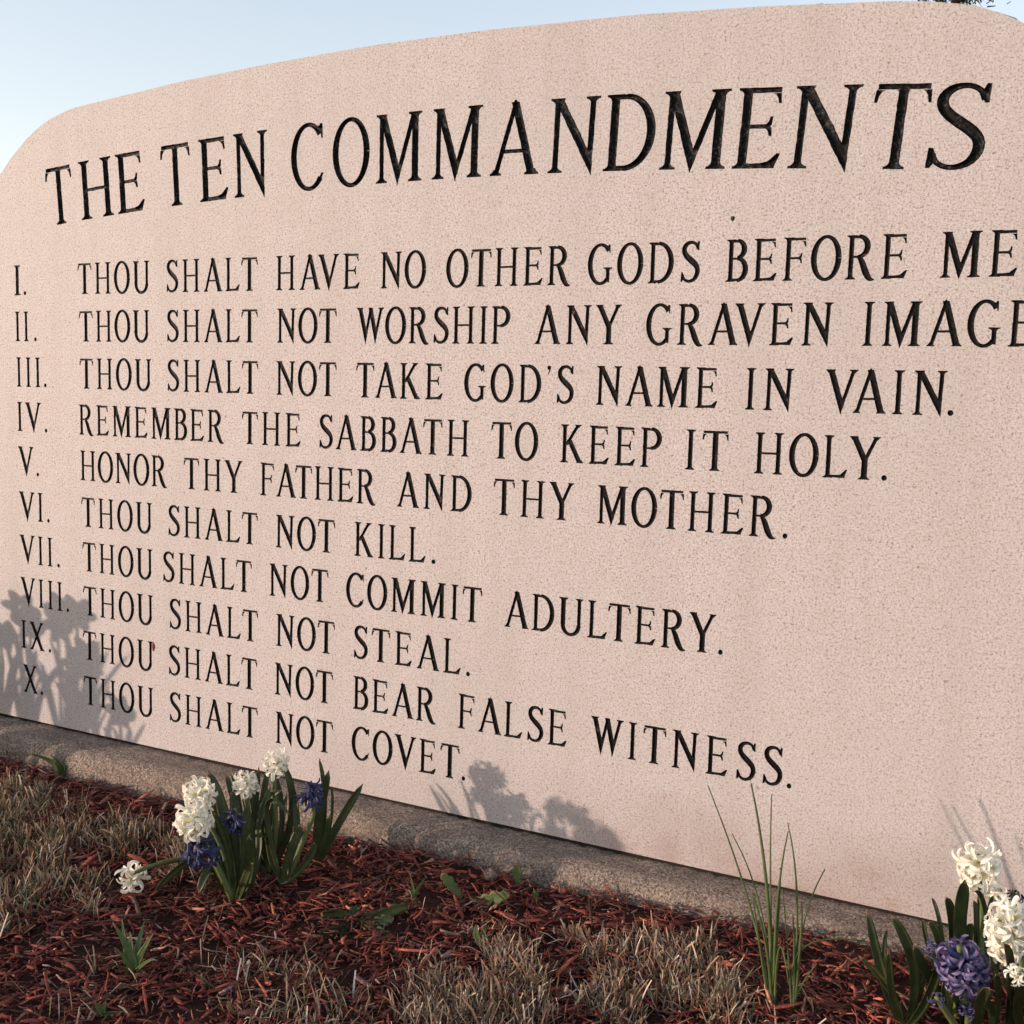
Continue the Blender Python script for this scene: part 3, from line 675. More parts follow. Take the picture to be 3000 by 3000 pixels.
def scatter(poly, n, r, clump=.02, per=14, soft=.012):
    p = np.array(poly); lo, hi = p.min(0), p.max(0); xs = []; ys = []; tot = 0
    while tot < n:
        cx = r.uniform(lo[0], hi[0], 400); cy = r.uniform(lo[1], hi[1], 400); k = in_poly(cx, cy, poly); cx, cy = cx[k], cy[k]
        k = smooth_noise(cx*.9+1, cy*.9+2)+r.normal(0, .12, len(cx)) > -.16; cx, cy = cx[k], cy[k]
        for ex, ey, er in GRASS_GAPS:
            k = (cx-ex)**2+(cy-ey)**2 > er*er; cx, cy = cx[k], cy[k]
        m = r.integers(3, per, len(cx)); x = np.repeat(cx, m)+r.normal(0, clump, m.sum())*r.choice([.35, 1], m.sum()); y = np.repeat(cy, m)+r.normal(0, clump, m.sum())*r.choice([.35, 1], m.sum())
        k = y < -.10; xs.append(x[k]); ys.append(y[k]); tot += k.sum()
    return np.concatenate(xs)[:n], np.concatenate(ys)[:n]
PLANTS = [
 {'name': 'hyacinth', 'base': [0.645, -0.314, 0.0049], 'leaves': [[[0.645, -0.314, 0.0049], [0.621, -0.3086, 0.053], [0.6014, -0.2987, 0.1207], 0.0213], [[0.645, -0.314, 0.0049], [0.6687, -0.3129, 0.0583], [0.6735, -0.3199, 0.1189], 0.0162], [[0.645, -0.314, 0.0049], [0.6311, -0.3314, 0.0548], [0.6267, -0.3465, 0.0861], 0.0097], [[0.645, -0.314, 0.0049], [0.6745, -0.3268, 0.0582], [0.7, -0.344, 0.0915], 0.0116], [[0.6333, -0.3177, 0.0207], [0.6299, -0.3442, 0.0466], [0.6348, -0.3693, 0.0499], 0.0079], [[0.6392, -0.316, 0.0116], [0.6082, -0.3041, 0.0948], [0.5683, -0.3052, 0.1064], 0.0104], [[0.645, -0.314, 0.0049], [0.6069, -0.2834, 0.0868], [0.5473, -0.2625, 0.1736], 0.0167], [[0.6469, -0.3128, 0.0073], [0.6154, -0.2685, 0.0831], [0.5574, -0.2365, 0.1636], 0.0111], [[0.6469, -0.3128, 0.0073], [0.5812, -0.2888, 0.0982], [0.5358, -0.2584, 0.1614], 0.0093], [[0.6507, -0.3104, 0.012], [0.651, -0.3004, 0.0929], [0.647, -0.2957, 0.1482], 0.0107], [[0.6486, -0.3114, 0.0119], [0.6314, -0.2982, 0.0975], [0.6137, -0.2879, 0.1609], 0.0102], [[0.6424, -0.3145, 0.0117], [0.6375, -0.3191, 0.085], [0.6192, -0.3317, 0.1456], 0.0102], [[0.6403, -0.3155, 0.0117], [0.6138, -0.3191, 0.0871], [0.5865, -0.3251, 0.1463], 0.0116], [[0.6392, -0.316, 0.0116], [0.6147, -0.3302, 0.0843], [0.591, -0.3465, 0.1355], 0.0107], [[0.6434, -0.314, 0.0118], [0.6218, -0.3146, 0.092], [0.6015, -0.315, 0.1699], 0.0102], [[0.6528, -0.3094, 0.0121], [0.6601, -0.2829, 0.0638], [0.6452, -0.2667, 0.1183], 0.0107]], 'heads': [[[0.5986, -0.3384, 0.1723], 0.027, 0.0183, [0.2, -0.2, 1], 9, 'w', [[0.6426, -0.3148, 0.0083], [0.6227, -0.3156, 0.0804], [0.5934, -0.3228, 0.1373], [0.5876, -0.3212, 0.1741]]], [[0.6147, -0.3676, 0.1443], 0.0281, 0.0269, [-0.4, -0.3, 1], 13, 'w', [[0.6416, -0.3153, 0.0083], [0.6308, -0.3451, 0.0817], [0.608, -0.3523, 0.1127], [0.5992, -0.3522, 0.1487]]]], 'label': 'white hyacinth with two crowded flower heads at front left of clump'},
 {'name': 'hyacinth', 'base': [0.6246, -0.304, 0.0055], 'leaves': [[[0.6011, -0.3115, 0.0374], [0.58, -0.3349, 0.0664], [0.5441, -0.3743, 0.0222], 0.0113], [[0.6151, -0.3069, 0.0192], [0.6115, -0.3266, 0.0557], [0.6097, -0.353, 0.0295], 0.0136], [[0.6197, -0.3053, 0.0147], [0.599, -0.3091, 0.0654], [0.5766, -0.3177, 0.0834], 0.0094]], 'heads': [[[0.6285, -0.3686, 0.1021], 0.0247, 0.028, [-0.3, -0.5, 0.6], 11, 'b', [[0.6244, -0.3038, 0.0078], [0.6191, -0.3319, 0.0739], [0.6157, -0.351, 0.1139], [0.6131, -0.3548, 0.0934]]]], 'label': 'drooping blue hyacinth hanging below the crowded white flower heads in left clump'},
 {'name': 'hyacinth', 'base': [0.6337, -0.2901, 0.0066], 'leaves': [[[0.6354, -0.2887, 0.0114], [0.6159, -0.2582, 0.0643], [0.5789, -0.2326, 0.1461], 0.013], [[0.6354, -0.2887, 0.0114], [0.6372, -0.2621, 0.0853], [0.6436, -0.2334, 0.1581], 0.0104], [[0.6376, -0.2876, 0.0115], [0.6068, -0.2833, 0.0769], [0.6094, -0.2668, 0.111], 0.0094]], 'heads': [[[0.6302, -0.3002, 0.1211], 0.0198, 0.0256, [0.1, -0.4, 0.7], 7, 'b', [[0.6335, -0.2899, 0.009], [0.6278, -0.2867, 0.0581], [0.6222, -0.2837, 0.1049], [0.6298, -0.298, 0.1408]]]], 'label': 'small drooping blue hyacinth in the middle of left clump with few florets'},
 {'name': 'hyacinth', 'base': [0.6145, -0.2379, 0.0106], 'leaves': [[[0.6145, -0.2379, 0.0106], [0.5997, -0.2202, 0.0771], [0.5911, -0.1966, 0.1675], 0.0098], [[0.6145, -0.2379, 0.0106], [0.5812, -0.2166, 0.0875], [0.5383, -0.2015, 0.153], 0.0098], [[0.6145, -0.2379, 0.0106], [0.6183, -0.2242, 0.1079], [0.6232, -0.2136, 0.1756], 0.0098], [[0.6145, -0.2379, 0.0106], [0.6258, -0.2372, 0.1089], [0.6625, -0.2309, 0.1534], 0.0102]], 'heads': [[[0.5943, -0.2306, 0.1508], 0.0215, 0.02, [0, -0.1, 1], 8, 'w', [[0.6132, -0.2382, 0.0129], [0.6048, -0.2338, 0.0831], [0.5972, -0.2321, 0.1266], [0.5936, -0.2298, 0.1605]]]], 'label': 'short white hyacinth in middle of left clump between two taller white ones'},
 {'name': 'hyacinth', 'base': [0.6347, -0.2213, 0.0123], 'leaves': [[[0.6347, -0.2213, 0.0123], [0.6349, -0.1949, 0.0907], [0.6068, -0.1832, 0.1611], 0.0083], [[0.6347, -0.2213, 0.0123], [0.6564, -0.1993, 0.1069], [0.6388, -0.1988, 0.1814], 0.0108], [[0.6347, -0.2213, 0.0123], [0.6248, -0.2283, 0.0853], [0.6387, -0.227, 0.133], 0.0108], [[0.6341, -0.2205, 0.0208], [0.6399, -0.2281, 0.0733], [0.6244, -0.2521, 0.0752], 0.0073], [[0.6347, -0.2213, 0.0123], [0.6006, -0.2211, 0.0572], [0.6026, -0.201, 0.1223], 0.0147], [[0.6347, -0.2213, 0.0123], [0.5964, -0.2047, 0.0708], [0.564, -0.1846, 0.1355], 0.0098], [[0.6347, -0.2213, 0.0123], [0.6117, -0.2003, 0.0466], [0.6052, -0.1652, 0.1318], 0.0108], [[0.6347, -0.2213, 0.0123], [0.5989, -0.2, 0.0541], [0.5638, -0.1727, 0.1421], 0.0108], [[0.6347, -0.2213, 0.0123], [0.6288, -0.1908, 0.057], [0.6176, -0.1609, 0.1171], 0.0098]], 'heads': [[[0.629, -0.2036, 0.1804], 0.0225, 0.0233, [0.1, 0, 1], 11, 'w', [[0.635, -0.2208, 0.0147], [0.6362, -0.2121, 0.0818], [0.6312, -0.208, 0.1353], [0.6273, -0.2034, 0.1888]]]], 'label': 'tallest white hyacinth of left clump, head against the pale stone'},
 {'name': 'hyacinth', 'base': [0.6753, -0.2423, 0.0113], 'leaves': [[[0.6753, -0.2423, 0.0113], [0.6574, -0.2463, 0.0489], [0.6498, -0.2452, 0.088], 0.0105], [[0.6703, -0.2435, 0.0207], [0.6491, -0.2513, 0.1334], [0.6882, -0.2447, 0.1242], 0.0086], [[0.6753, -0.2423, 0.0113], [0.6808, -0.2344, 0.0544], [0.6933, -0.2224, 0.1037], 0.0148], [[0.6753, -0.2423, 0.0113], [0.7048, -0.2233, 0.0504], [0.7115, -0.2169, 0.0768], 0.0115], [[0.6753, -0.2423, 0.0113], [0.6767, -0.2136, 0.058], [0.6546, -0.1914, 0.1445], 0.0115]], 'heads': [[[0.6903, -0.197, 0.1406], 0.0199, 0.0267, [0.2, -0.3, 0.8], 9, 'b', [[0.6794, -0.24, 0.0138], [0.6864, -0.2068, 0.0752], [0.6966, -0.1972, 0.1142], [0.6913, -0.1945, 0.1575]]]], 'label': 'dark blue hyacinth with curled florets at right of left clump'},
 {'name': 'hyacinth', 'base': [0.6904, -0.1792, 0.017], 'leaves': [[[0.6904, -0.1792, 0.017], [0.6872, -0.1718, 0.0906], [0.696, -0.1581, 0.1683], 0.0148], [[0.6904, -0.1792, 0.017], [0.7125, -0.161, 0.0791], [0.7452, -0.1367, 0.149], 0.0123], [[0.6904, -0.1792, 0.017], [0.6888, -0.1576, 0.1091], [0.6691, -0.1474, 0.1794], 0.0074], [[0.6962, -0.1749, 0.0295], [0.7048, -0.1629, 0.0936], [0.7011, -0.1586, 0.1439], 0.0044], [[0.6904, -0.1792, 0.017], [0.7023, -0.1796, 0.0583], [0.7135, -0.1795, 0.1064], 0.0099]], 'heads': [], 'label': 'flowerless hyacinth leaf tuft at right end of left clump'},
 {'name': 'hyacinth', 'base': [0.5045, -0.2313, 0.009], 'leaves': [], 'heads': [[[0.4961, -0.3664, 0.0332], 0.0258, 0.0098, [-1, -0.1, -0.1], 6, 'w', [[0.4997, -0.2332, 0.0126], [0.5171, -0.3106, 0.0416], [0.5069, -0.3488, 0.0433], [0.4957, -0.3659, 0.0391]]]], 'label': 'white hyacinth head fallen on its long pale stalk beside dry grass'},
 {'name': 'hyacinth', 'base': [1.5562, -0.2206, 0.0338], 'leaves': [[[1.5562, -0.2206, 0.0338], [1.5307, -0.2161, 0.0802], [1.5043, -0.2077, 0.1617], 0.0113], [[1.5562, -0.2206, 0.0338], [1.5367, -0.2349, 0.0853], [1.504, -0.2568, 0.1264], 0.0072], [[1.5562, -0.2206, 0.0338], [1.5604, -0.2104, 0.1008], [1.5322, -0.2162, 0.1653], 0.0127], [[1.5562, -0.2206, 0.0338], [1.5416, -0.2388, 0.0796], [1.5352, -0.2514, 0.1395], 0.0089], [[1.548, -0.2217, 0.0573], [1.5287, -0.2091, 0.0993], [1.5272, -0.1889, 0.1342], 0.0052], [[1.5562, -0.2206, 0.0338], [1.5698, -0.2085, 0.0796], [1.5707, -0.2049, 0.1055], 0.0061], [[1.5562, -0.2206, 0.0338], [1.5777, -0.2216, 0.0779], [1.591, -0.2243, 0.1406], 0.0115]], 'heads': [], 'label': 'flowerless hyacinth with broad dark leaves left of the right flower clump'},
 {'name': 'hyacinth', 'base': [1.6059, -0.1877, 0.0407], 'leaves': [[[1.6082, -0.1861, 0.0451], [1.5803, -0.2209, 0.0994], [1.5613, -0.2516, 0.1516], 0.0116], [[1.6003, -0.1898, 0.0463], [1.5956, -0.2374, 0.0868], [1.5957, -0.2821, 0.1317], 0.0061]], 'heads': [[[1.6133, -0.24, 0.1328], 0.0325, 0.0311, [-0.1, -0.3, 0.8], 19, 'v', [[1.6071, -0.187, 0.0422], [1.6111, -0.2132, 0.0861], [1.612, -0.2304, 0.1248], [1.6077, -0.2397, 0.1574]]], [[1.578, -0.2123, 0.1337], 0.0089, 0.0114, [-0.5, -0.3, 0.8], 4, 'v', [[1.6071, -0.187, 0.0422], [1.5931, -0.2097, 0.0943], [1.5771, -0.2123, 0.1365]]]], 'label': 'large violet blue hyacinth in the middle of right flower clump'},
 {'name': 'hyacinth', 'base': [1.6152, -0.1237, 0.0505], 'leaves': [[[1.5908, -0.1356, 0.0497], [1.5702, -0.1289, 0.0953], [1.5617, -0.1184, 0.1229], 0.0057], [[1.5921, -0.135, 0.0498], [1.581, -0.1332, 0.1082], [1.5689, -0.1366, 0.1289], 0.0094], [[1.5935, -0.1343, 0.0498], [1.5828, -0.1099, 0.1091], [1.5683, -0.0906, 0.1416], 0.0051], [[1.5989, -0.1317, 0.05], [1.5952, -0.13, 0.1246], [1.5865, -0.1349, 0.1648], 0.0115], [[1.6125, -0.1251, 0.0504], [1.602, -0.1318, 0.1287], [1.6058, -0.1336, 0.1907], 0.0178], [[1.622, -0.1204, 0.0507], [1.6209, -0.102, 0.1151], [1.6166, -0.0889, 0.1484], 0.0091], [[1.618, -0.1224, 0.0506], [1.6141, -0.123, 0.1072], [1.6178, -0.1236, 0.1337], 0.01], [[1.6288, -0.1171, 0.051], [1.6275, -0.1088, 0.1247], [1.6218, -0.1067, 0.1652], 0.0091], [[1.6436, -0.1074, 0.0725], [1.63, -0.1208, 0.1543], [1.6174, -0.1403, 0.1815], 0.0057], [[1.6382, -0.11, 0.0723], [1.6337, -0.0943, 0.1277], [1.638, -0.0778, 0.1544], 0.006]], 'heads': [[[1.6194, -0.1038, 0.1982], 0.0295, 0.0287, [0, 0, 1], 15, 'w', [[1.6316, -0.1158, 0.051], [1.6287, -0.1091, 0.1172], [1.6235, -0.1053, 0.1698], [1.6176, -0.1029, 0.2132]]], [[1.6436, -0.0748, 0.1569], 0.01, 0.0138, [0.3, 0, 0.8], 4, 'w', []]], 'label': 'tall white hyacinth standing against the stone at back of right clump'},
 {'name': 'hyacinth', 'base': [1.6711, -0.1611, 0.0455], 'leaves': [[[1.6616, -0.1673, 0.0322], [1.6611, -0.2337, 0.1311], [1.652, -0.3074, 0.2036], 0.0113], [[1.6512, -0.1723, 0.0319], [1.6503, -0.2308, 0.1063], [1.647, -0.2927, 0.1609], 0.0075], [[1.6616, -0.1673, 0.0322], [1.6658, -0.2135, 0.0944], [1.6503, -0.2704, 0.1479], 0.0075], [[1.6772, -0.1597, 0.0327], [1.6708, -0.2111, 0.0946], [1.6763, -0.2582, 0.1448], 0.0121]], 'heads': [[[1.656, -0.2406, 0.1861], 0.0244, 0.0366, [0, -0.1, 1], 20, 'w', [[1.671, -0.161, 0.0469], [1.6654, -0.2218, 0.1205], [1.6573, -0.2402, 0.1848], [1.6541, -0.2384, 0.2117]]], [[1.667, -0.2831, 0.1603], 0.0124, 0.0105, [0.4, -0.3, 0.3], 5, 'w', []]], 'label': 'full white hyacinth at right edge of the picture'},
 {'name': 'hyacinth', 'base': [1.6237, -0.2129, 0.0355], 'leaves': [[[1.6286, -0.2102, 0.0385], [1.6324, -0.2405, 0.096], [1.6416, -0.2707, 0.133], 0.0147], [[1.6212, -0.2142, 0.0354], [1.6114, -0.2407, 0.0857], [1.6055, -0.2681, 0.1129], 0.0085], [[1.6402, -0.2048, 0.0374], [1.6457, -0.1986, 0.0658], [1.6327, -0.2024, 0.0866], 0.0085], [[1.6338, -0.2079, 0.0372], [1.6213, -0.1948, 0.0566], [1.6167, -0.1783, 0.0727], 0.0085]], 'heads': [[[1.6203, -0.2418, 0.0874], 0.0104, 0.0124, [-0.2, -0.4, 0.5], 6, 'v', [[1.6236, -0.2128, 0.0369], [1.6223, -0.2318, 0.0694], [1.6184, -0.2416, 0.097]]], [[1.5906, -0.276, 0.1077], 0.0095, 0.0095, [-0.7, -0.4, 0.3], 3, 'v', [[1.6183, -0.2151, 0.0396], [1.5993, -0.2522, 0.0853], [1.5904, -0.2758, 0.1098]]]], 'label': 'low violet blue hyacinth at the bottom of right flower clump'},
 {'name': 'hyacinth', 'base': [1.6777, -0.0878, 0.0529], 'leaves': [[[1.6666, -0.0929, 0.0555], [1.6643, -0.0857, 0.1235], [1.6584, -0.0828, 0.1709], 0.0067], [[1.6584, -0.0969, 0.0553], [1.6534, -0.091, 0.1232], [1.6487, -0.09, 0.1502], 0.0106], [[1.6747, -0.0889, 0.0558], [1.6758, -0.0811, 0.1163], [1.671, -0.0801, 0.1434], 0.0091], [[1.6475, -0.1022, 0.0549], [1.6463, -0.0963, 0.1078], [1.6452, -0.095, 0.1229], 0.0091]], 'heads': [[[1.6646, -0.0597, 0.1523], 0.0116, 0.0077, [0.2, 0, 1], 5, 'b', [[1.6776, -0.0877, 0.0544], [1.6703, -0.0837, 0.1161], [1.664, -0.0809, 0.1643]]]], 'label': 'dark blue hyacinth half hidden behind the full white one at right edge'},
]
ONION_TUFTS = [
 {'base': [1.4079, -0.2394, 0.0266], 'stems': [[[1.4079, -0.2394, 0.0266], [1.3868, -0.2156, 0.1681], [1.3577, -0.1987, 0.2849], 0.0042], [[1.405, -0.2408, 0.0265], [1.3694, -0.217, 0.1338], [1.3044, -0.2033, 0.2746], 0.0029], [[1.4058, -0.2404, 0.0266], [1.3814, -0.2115, 0.1309], [1.3365, -0.1952, 0.2142], 0.0019], [[1.4079, -0.2394, 0.0266], [1.3884, -0.1989, 0.1615], [1.3758, -0.1593, 0.2617], 0.0022], [[1.4093, -0.2387, 0.0267], [1.4034, -0.227, 0.1465], [1.4087, -0.2131, 0.2394], 0.0032], [[1.4064, -0.2401, 0.0266], [1.3972, -0.2464, 0.1033], [1.3803, -0.2575, 0.1707], 0.0032], [[1.4041, -0.2412, 0.0265], [1.3858, -0.2398, 0.1107], [1.3743, -0.2384, 0.1679], 0.0026], [[1.4093, -0.2387, 0.0267], [1.4142, -0.2539, 0.1113], [1.4315, -0.2772, 0.0813], 0.0022], [[1.4079, -0.2394, 0.0266], [1.4051, -0.2242, 0.1625], [1.4029, -0.2216, 0.1928], 0.0016]], 'label': 'tall thin onion-like tuft reaching up in front of WITNESS'},
 {'base': [1.4303, -0.2335, 0.029], 'stems': [[[1.4303, -0.2335, 0.029], [1.4235, -0.2104, 0.1543], [1.4046, -0.1975, 0.2436], 0.0026], [[1.4309, -0.2332, 0.029], [1.4303, -0.2008, 0.1143], [1.4471, -0.1624, 0.1798], 0.0022], [[1.4289, -0.2342, 0.0289], [1.4193, -0.23, 0.1013], [1.4084, -0.2268, 0.1711], 0.0019], [[1.4318, -0.2328, 0.029], [1.4325, -0.2217, 0.1177], [1.4301, -0.218, 0.1574], 0.0029], [[1.4309, -0.2332, 0.029], [1.4276, -0.2279, 0.0856], [1.422, -0.2237, 0.1428], 0.0029], [[1.4321, -0.2308, 0.0443], [1.4365, -0.2216, 0.1018], [1.5036, -0.1881, 0.1119], 0.0019], [[1.4335, -0.2301, 0.0444], [1.4396, -0.2252, 0.0605], [1.4523, -0.2163, 0.0832], 0.0019]], 'label': 'shorter thin onion-like tuft right of the taller one'},
]
ARCHING_BLADE = [[1.3822, -0.1834, 0.0288], [1.3435, -0.2008, 0.0393], [1.2891, -0.2272, 0.0376], [1.224, -0.2612, 0.0154]]
WEEDS = [
 {'name': 'dandelion', 'base': [0.9431, -0.1739, 0.0228], 'leaves': [[[0.9431, -0.1739, 0.0228], [0.9321, -0.1772, 0.0395], [0.9136, -0.1836, 0.0604], 0.0129]], 'label': 'toothed green dandelion leaf standing in mulch below the plinth'},
 {'name': 'dandelion', 'base': [0.9515, -0.1669, 0.0228], 'leaves': [[[0.9515, -0.1669, 0.0228], [0.9775, -0.1703, 0.0295], [1.0163, -0.1663, 0.0464], 0.0159]], 'label': 'broad dandelion leaf lying flat and yellow green on the mulch'},
 {'name': 'dandelion', 'base': [1.0029, -0.1008, 0.0242], 'leaves': [[[1.0029, -0.1008, 0.0242], [0.9975, -0.1014, 0.0405], [0.9969, -0.0993, 0.0598], 0.0132]], 'label': 'single upright dark leaf against the plinth'},
 {'name': 'weed', 'base': [1.042, -0.131, 0.0254], 'leaves': [[[1.0404, -0.1317, 0.0253], [1.0405, -0.1306, 0.0342], [1.0373, -0.1308, 0.0449], 0.0059], [[1.042, -0.131, 0.0254], [1.0428, -0.1293, 0.0361], [1.0434, -0.1277, 0.0465], 0.0049]], 'label': 'cut stub of green stem in mulch right of dark leaf'},
 {'name': 'weed', 'base': [0.8894, -0.2168, 0.0218], 'leaves': [[[0.8894, -0.2168, 0.0218], [0.8862, -0.2157, 0.043], [0.8798, -0.2161, 0.0649], 0.0049], [[0.8894, -0.2168, 0.0218], [0.8897, -0.2145, 0.0395], [0.9022, -0.2057, 0.0621], 0.0059], [[0.8894, -0.2168, 0.0218], [0.885, -0.2169, 0.0376], [0.8841, -0.2159, 0.05], 0.0049], [[0.8878, -0.2175, 0.0217], [0.8761, -0.2224, 0.0285], [0.8807, -0.2185, 0.0419], 0.002]], 'label': 'green sprout with withered brown tips in mulch'},
 {'name': 'weed', 'base': [0.6525, -0.5196, 0.0], 'leaves': [[[0.6525, -0.5196, 0.0], [0.6458, -0.5193, 0.0286], [0.6231, -0.5256, 0.0669], 0.0132], [[0.6525, -0.5196, 0.0], [0.6583, -0.5137, 0.0256], [0.6715, -0.5037, 0.0549], 0.0114], [[0.6525, -0.5196, 0.0], [0.6473, -0.5072, 0.0304], [0.6454, -0.4934, 0.0598], 0.0096], [[0.6525, -0.5196, 0.0], [0.6319, -0.5102, 0.0206], [0.6115, -0.4989, 0.0574], 0.0096], [[0.6525, -0.5196, 0.0], [0.6358, -0.5071, 0.031], [0.6221, -0.4958, 0.0404], 0.007], [[0.6524, -0.5194, 0.0017], [0.6494, -0.5407, 0.0221], [0.6568, -0.5586, 0.0294], 0.0061], [[0.6523, -0.5193, 0.0034], [0.675, -0.5169, 0.0245], [0.6912, -0.5196, 0.0301], 0.0044], [[0.6525, -0.5196, 0.0], [0.6438, -0.5264, 0.0243], [0.6343, -0.5346, 0.04], 0.0061]], 'label': 'small pale green weed growing alone in mulch at lower left'},
 {'name': 'weed', 'base': [0.0255, -0.0784, 0.0103], 'leaves': [[[0.0255, -0.0784, 0.0103], [0.0077, -0.084, 0.0349], [-0.0334, -0.102, 0.0497], 0.013], [[0.0255, -0.0784, 0.0103], [0.024, -0.0767, 0.0304], [0.0023, -0.0851, 0.0473], 0.0117], [[0.0255, -0.0784, 0.0103], [0.0308, -0.0734, 0.0306], [0.0549, -0.0602, 0.044], 0.0078], [[0.0255, -0.0784, 0.0103], [0.0278, -0.0862, 0.0288], [0.026, -0.0967, 0.042], 0.0091], [[0.0277, -0.0773, 0.0104], [0.0366, -0.0712, 0.0258], [0.0418, -0.0674, 0.036], 0.0065]], 'label': 'leafy green weed at the foot of the plinth on the left'},
 {'name': 'weed', 'base': [0.6844, -0.6, 0.0], 'leaves': [[[0.6844, -0.6, 0.0], [0.6781, -0.6021, 0.0077], [0.6748, -0.6029, 0.014], 0.0074], [[0.6844, -0.6, 0.0], [0.6987, -0.5929, 0.002], [0.7143, -0.5851, 0.0041], 0.0066], [[0.6844, -0.6, 0.0], [0.6852, -0.5985, 0.0096], [0.6861, -0.5972, 0.016], 0.0049], [[0.6844, -0.6, 0.0], [0.6758, -0.6042, -0.0003], [0.6675, -0.6087, -0.0044], 0.0049]], 'label': 'tiny green weed at the bottom left edge'},
 {'name': 'weed', 'base': [0.8359, -0.2853, 0.0112], 'leaves': [[[0.8359, -0.2853, 0.0112], [0.829, -0.3054, 0.0113], [0.8058, -0.3339, 0.0068], 0.0144], [[0.8359, -0.2853, 0.0112], [0.8193, -0.2917, 0.0245], [0.7897, -0.3063, 0.0219], 0.0163], [[0.8389, -0.2837, 0.013], [0.8662, -0.2689, 0.026], [0.9014, -0.2506, 0.0375], 0.0125], [[0.8392, -0.284, 0.0096], [0.8659, -0.2932, 0.0115], [0.9028, -0.2975, 0.0139], 0.0163], [[0.8358, -0.2852, 0.0129], [0.8334, -0.2849, 0.025], [0.825, -0.2881, 0.0316], 0.0115], [[0.8361, -0.2855, 0.0095], [0.8339, -0.3035, 0.008], [0.8335, -0.3207, 0.0051], 0.0115], [[0.8406, -0.283, 0.0114], [0.8634, -0.2771, 0.0162], [0.8874, -0.2701, 0.0245], 0.0134], [[0.8389, -0.2837, 0.013], [0.8477, -0.2784, 0.022], [0.8603, -0.2724, 0.0206], 0.0106]], 'label': 'dark flat weed rosette spread on the mulch at centre'},
 {'name': 'weed', 'base': [1.0175, -0.254, 0.0126], 'leaves': [[[1.0175, -0.254, 0.0126], [1.0105, -0.2558, 0.0258], [1.0088, -0.255, 0.0391], 0.0102], [[1.0175, -0.254, 0.0126], [1.0214, -0.2511, 0.0211], [1.0158, -0.252, 0.036], 0.0111], [[1.0183, -0.2536, 0.0126], [1.0272, -0.2588, 0.0262], [1.037, -0.264, 0.0364], 0.0065]], 'label': 'green sprout rising from dry grass tuft at centre'},
]
GRASS_GAPS = [[0.4452, -0.3083, 0.05], [0.5075, -0.3704, 0.06], [0.5944, -0.4125, 0.06], [0.5791, -0.3349, 0.06], [0.4566, -0.3737, 0.035]]
GRASS_AREAS = {'left': [[0.0478, -0.2747], [-0.0345, -0.1676], [0.044, -0.1432], [0.2602, -0.1789], [0.3982, -0.2012], [0.4574, -0.2019], [0.5412, -0.2636], [0.4771, -0.3401], [0.5073, -0.4157], [0.4482, -0.4713], [0.4881, -0.5447], [0.4571, -0.5618], [0.4339, -0.5746]], 'rightb': [[0.9969, -0.4615], [0.9576, -0.3592], [0.9594, -0.2926], [1.0031, -0.2374], [1.0642, -0.2555], [1.0876, -0.1965], [1.2045, -0.1771], [1.2892, -0.145], [1.3398, -0.1961], [1.3843, -0.2526], [1.391, -0.2797]], 'mid': [[0.7674, -0.5863], [0.7283, -0.5161], [0.7253, -0.4434], [0.802, -0.384], [0.8661, -0.3962], [0.9657, -0.4127], [0.9969, -0.4615]]}
def grass():
    r = np.random.default_rng(21); parts = []
    A = GRASS_AREAS
    def add(poly, n, L, W, probs, **kw):
        cl = kw.pop('clump', .014); per = kw.pop('per', 14)
        x, y = scatter(poly, n, r, cl, per); n = len(x)
        LL = np.exp(r.normal(math.log(L), .32, n)).clip(.010, L*2.1); WW = np.exp(r.normal(math.log(W), .3, n)).clip(.0008, .0045)
        parts.append(blades(x, y, LL, WW, PALG, np.array(probs, float), r, **kw))
    # left lawn edge, straw and green blades, darker towards the root
    add(A['left'], 4300, .025, .0022, [3, 3, 3, 3, 2.2, 1.5, 1.2, 2], lean_sd=.5)
    add([(-.9, -.30), (-.2, -.16), (.06, -.2), (.45, -.5), (.40, -.75), (-.3, -1.0), (-.9, -.9)], 6200, .027, .0022, [3, 2, 3, 4, 4, 1.5, 1, 2], lean_sd=.5)
    # tan tuft at bottom right
    add(A['rightb'], 4300, .023, .0021, [4, 4, 3, 1, .5, 3.5, 2.2, 1.5], lean_sd=.42, clump=.012)
    add([(.95, -.47), (1.39, -.30), (1.55, -.32), (1.60, -.6), (1.1, -.9), (.9, -.6)], 3500, .027, .0021, [4, 4, 3, 1, .5, 3, 2, 1.5])
    # thin straw over the mulch at bottom centre and loose stragglers
    add(A['mid'], 300, .029, .0020, [4, 4, 2, 2, 2, 2, 3, 1], lean_sd=.7, per=9)
    add([(.50, -.62), (.65, -.48), (.80, -.42), (1.0, -.3), (.86, -.22), (.98, -.17), (1.3, -.14), (1.5, -.17), (1.42, -.28), (1.0, -.50), (.7, -.66)], 260, .030, .0018, [4, 3, 2, 1, 1, 2, 3, 1], lean_sd=1.0, per=5, clump=.02)
    add([(.25, -.17), (.55, -.19), (.56, -.30), (.45, -.45), (.3, -.4)], 300, .030, .0021, [4, 3, 2, 2, 2, 2, 3, 1], lean_sd=.7, per=8)
    off = 0; VV, FF, CC = [], [], []
    for v, f, c in parts: VV.append(v); FF.append(f+off); CC.append(c); off += len(v)
    stuff_mesh('dry_grass', np.vstack(VV), np.vstack(FF), np.vstack(CC), GRASSM, 'straw coloured mown grass with darker roots edging the mulch bed')
grass()

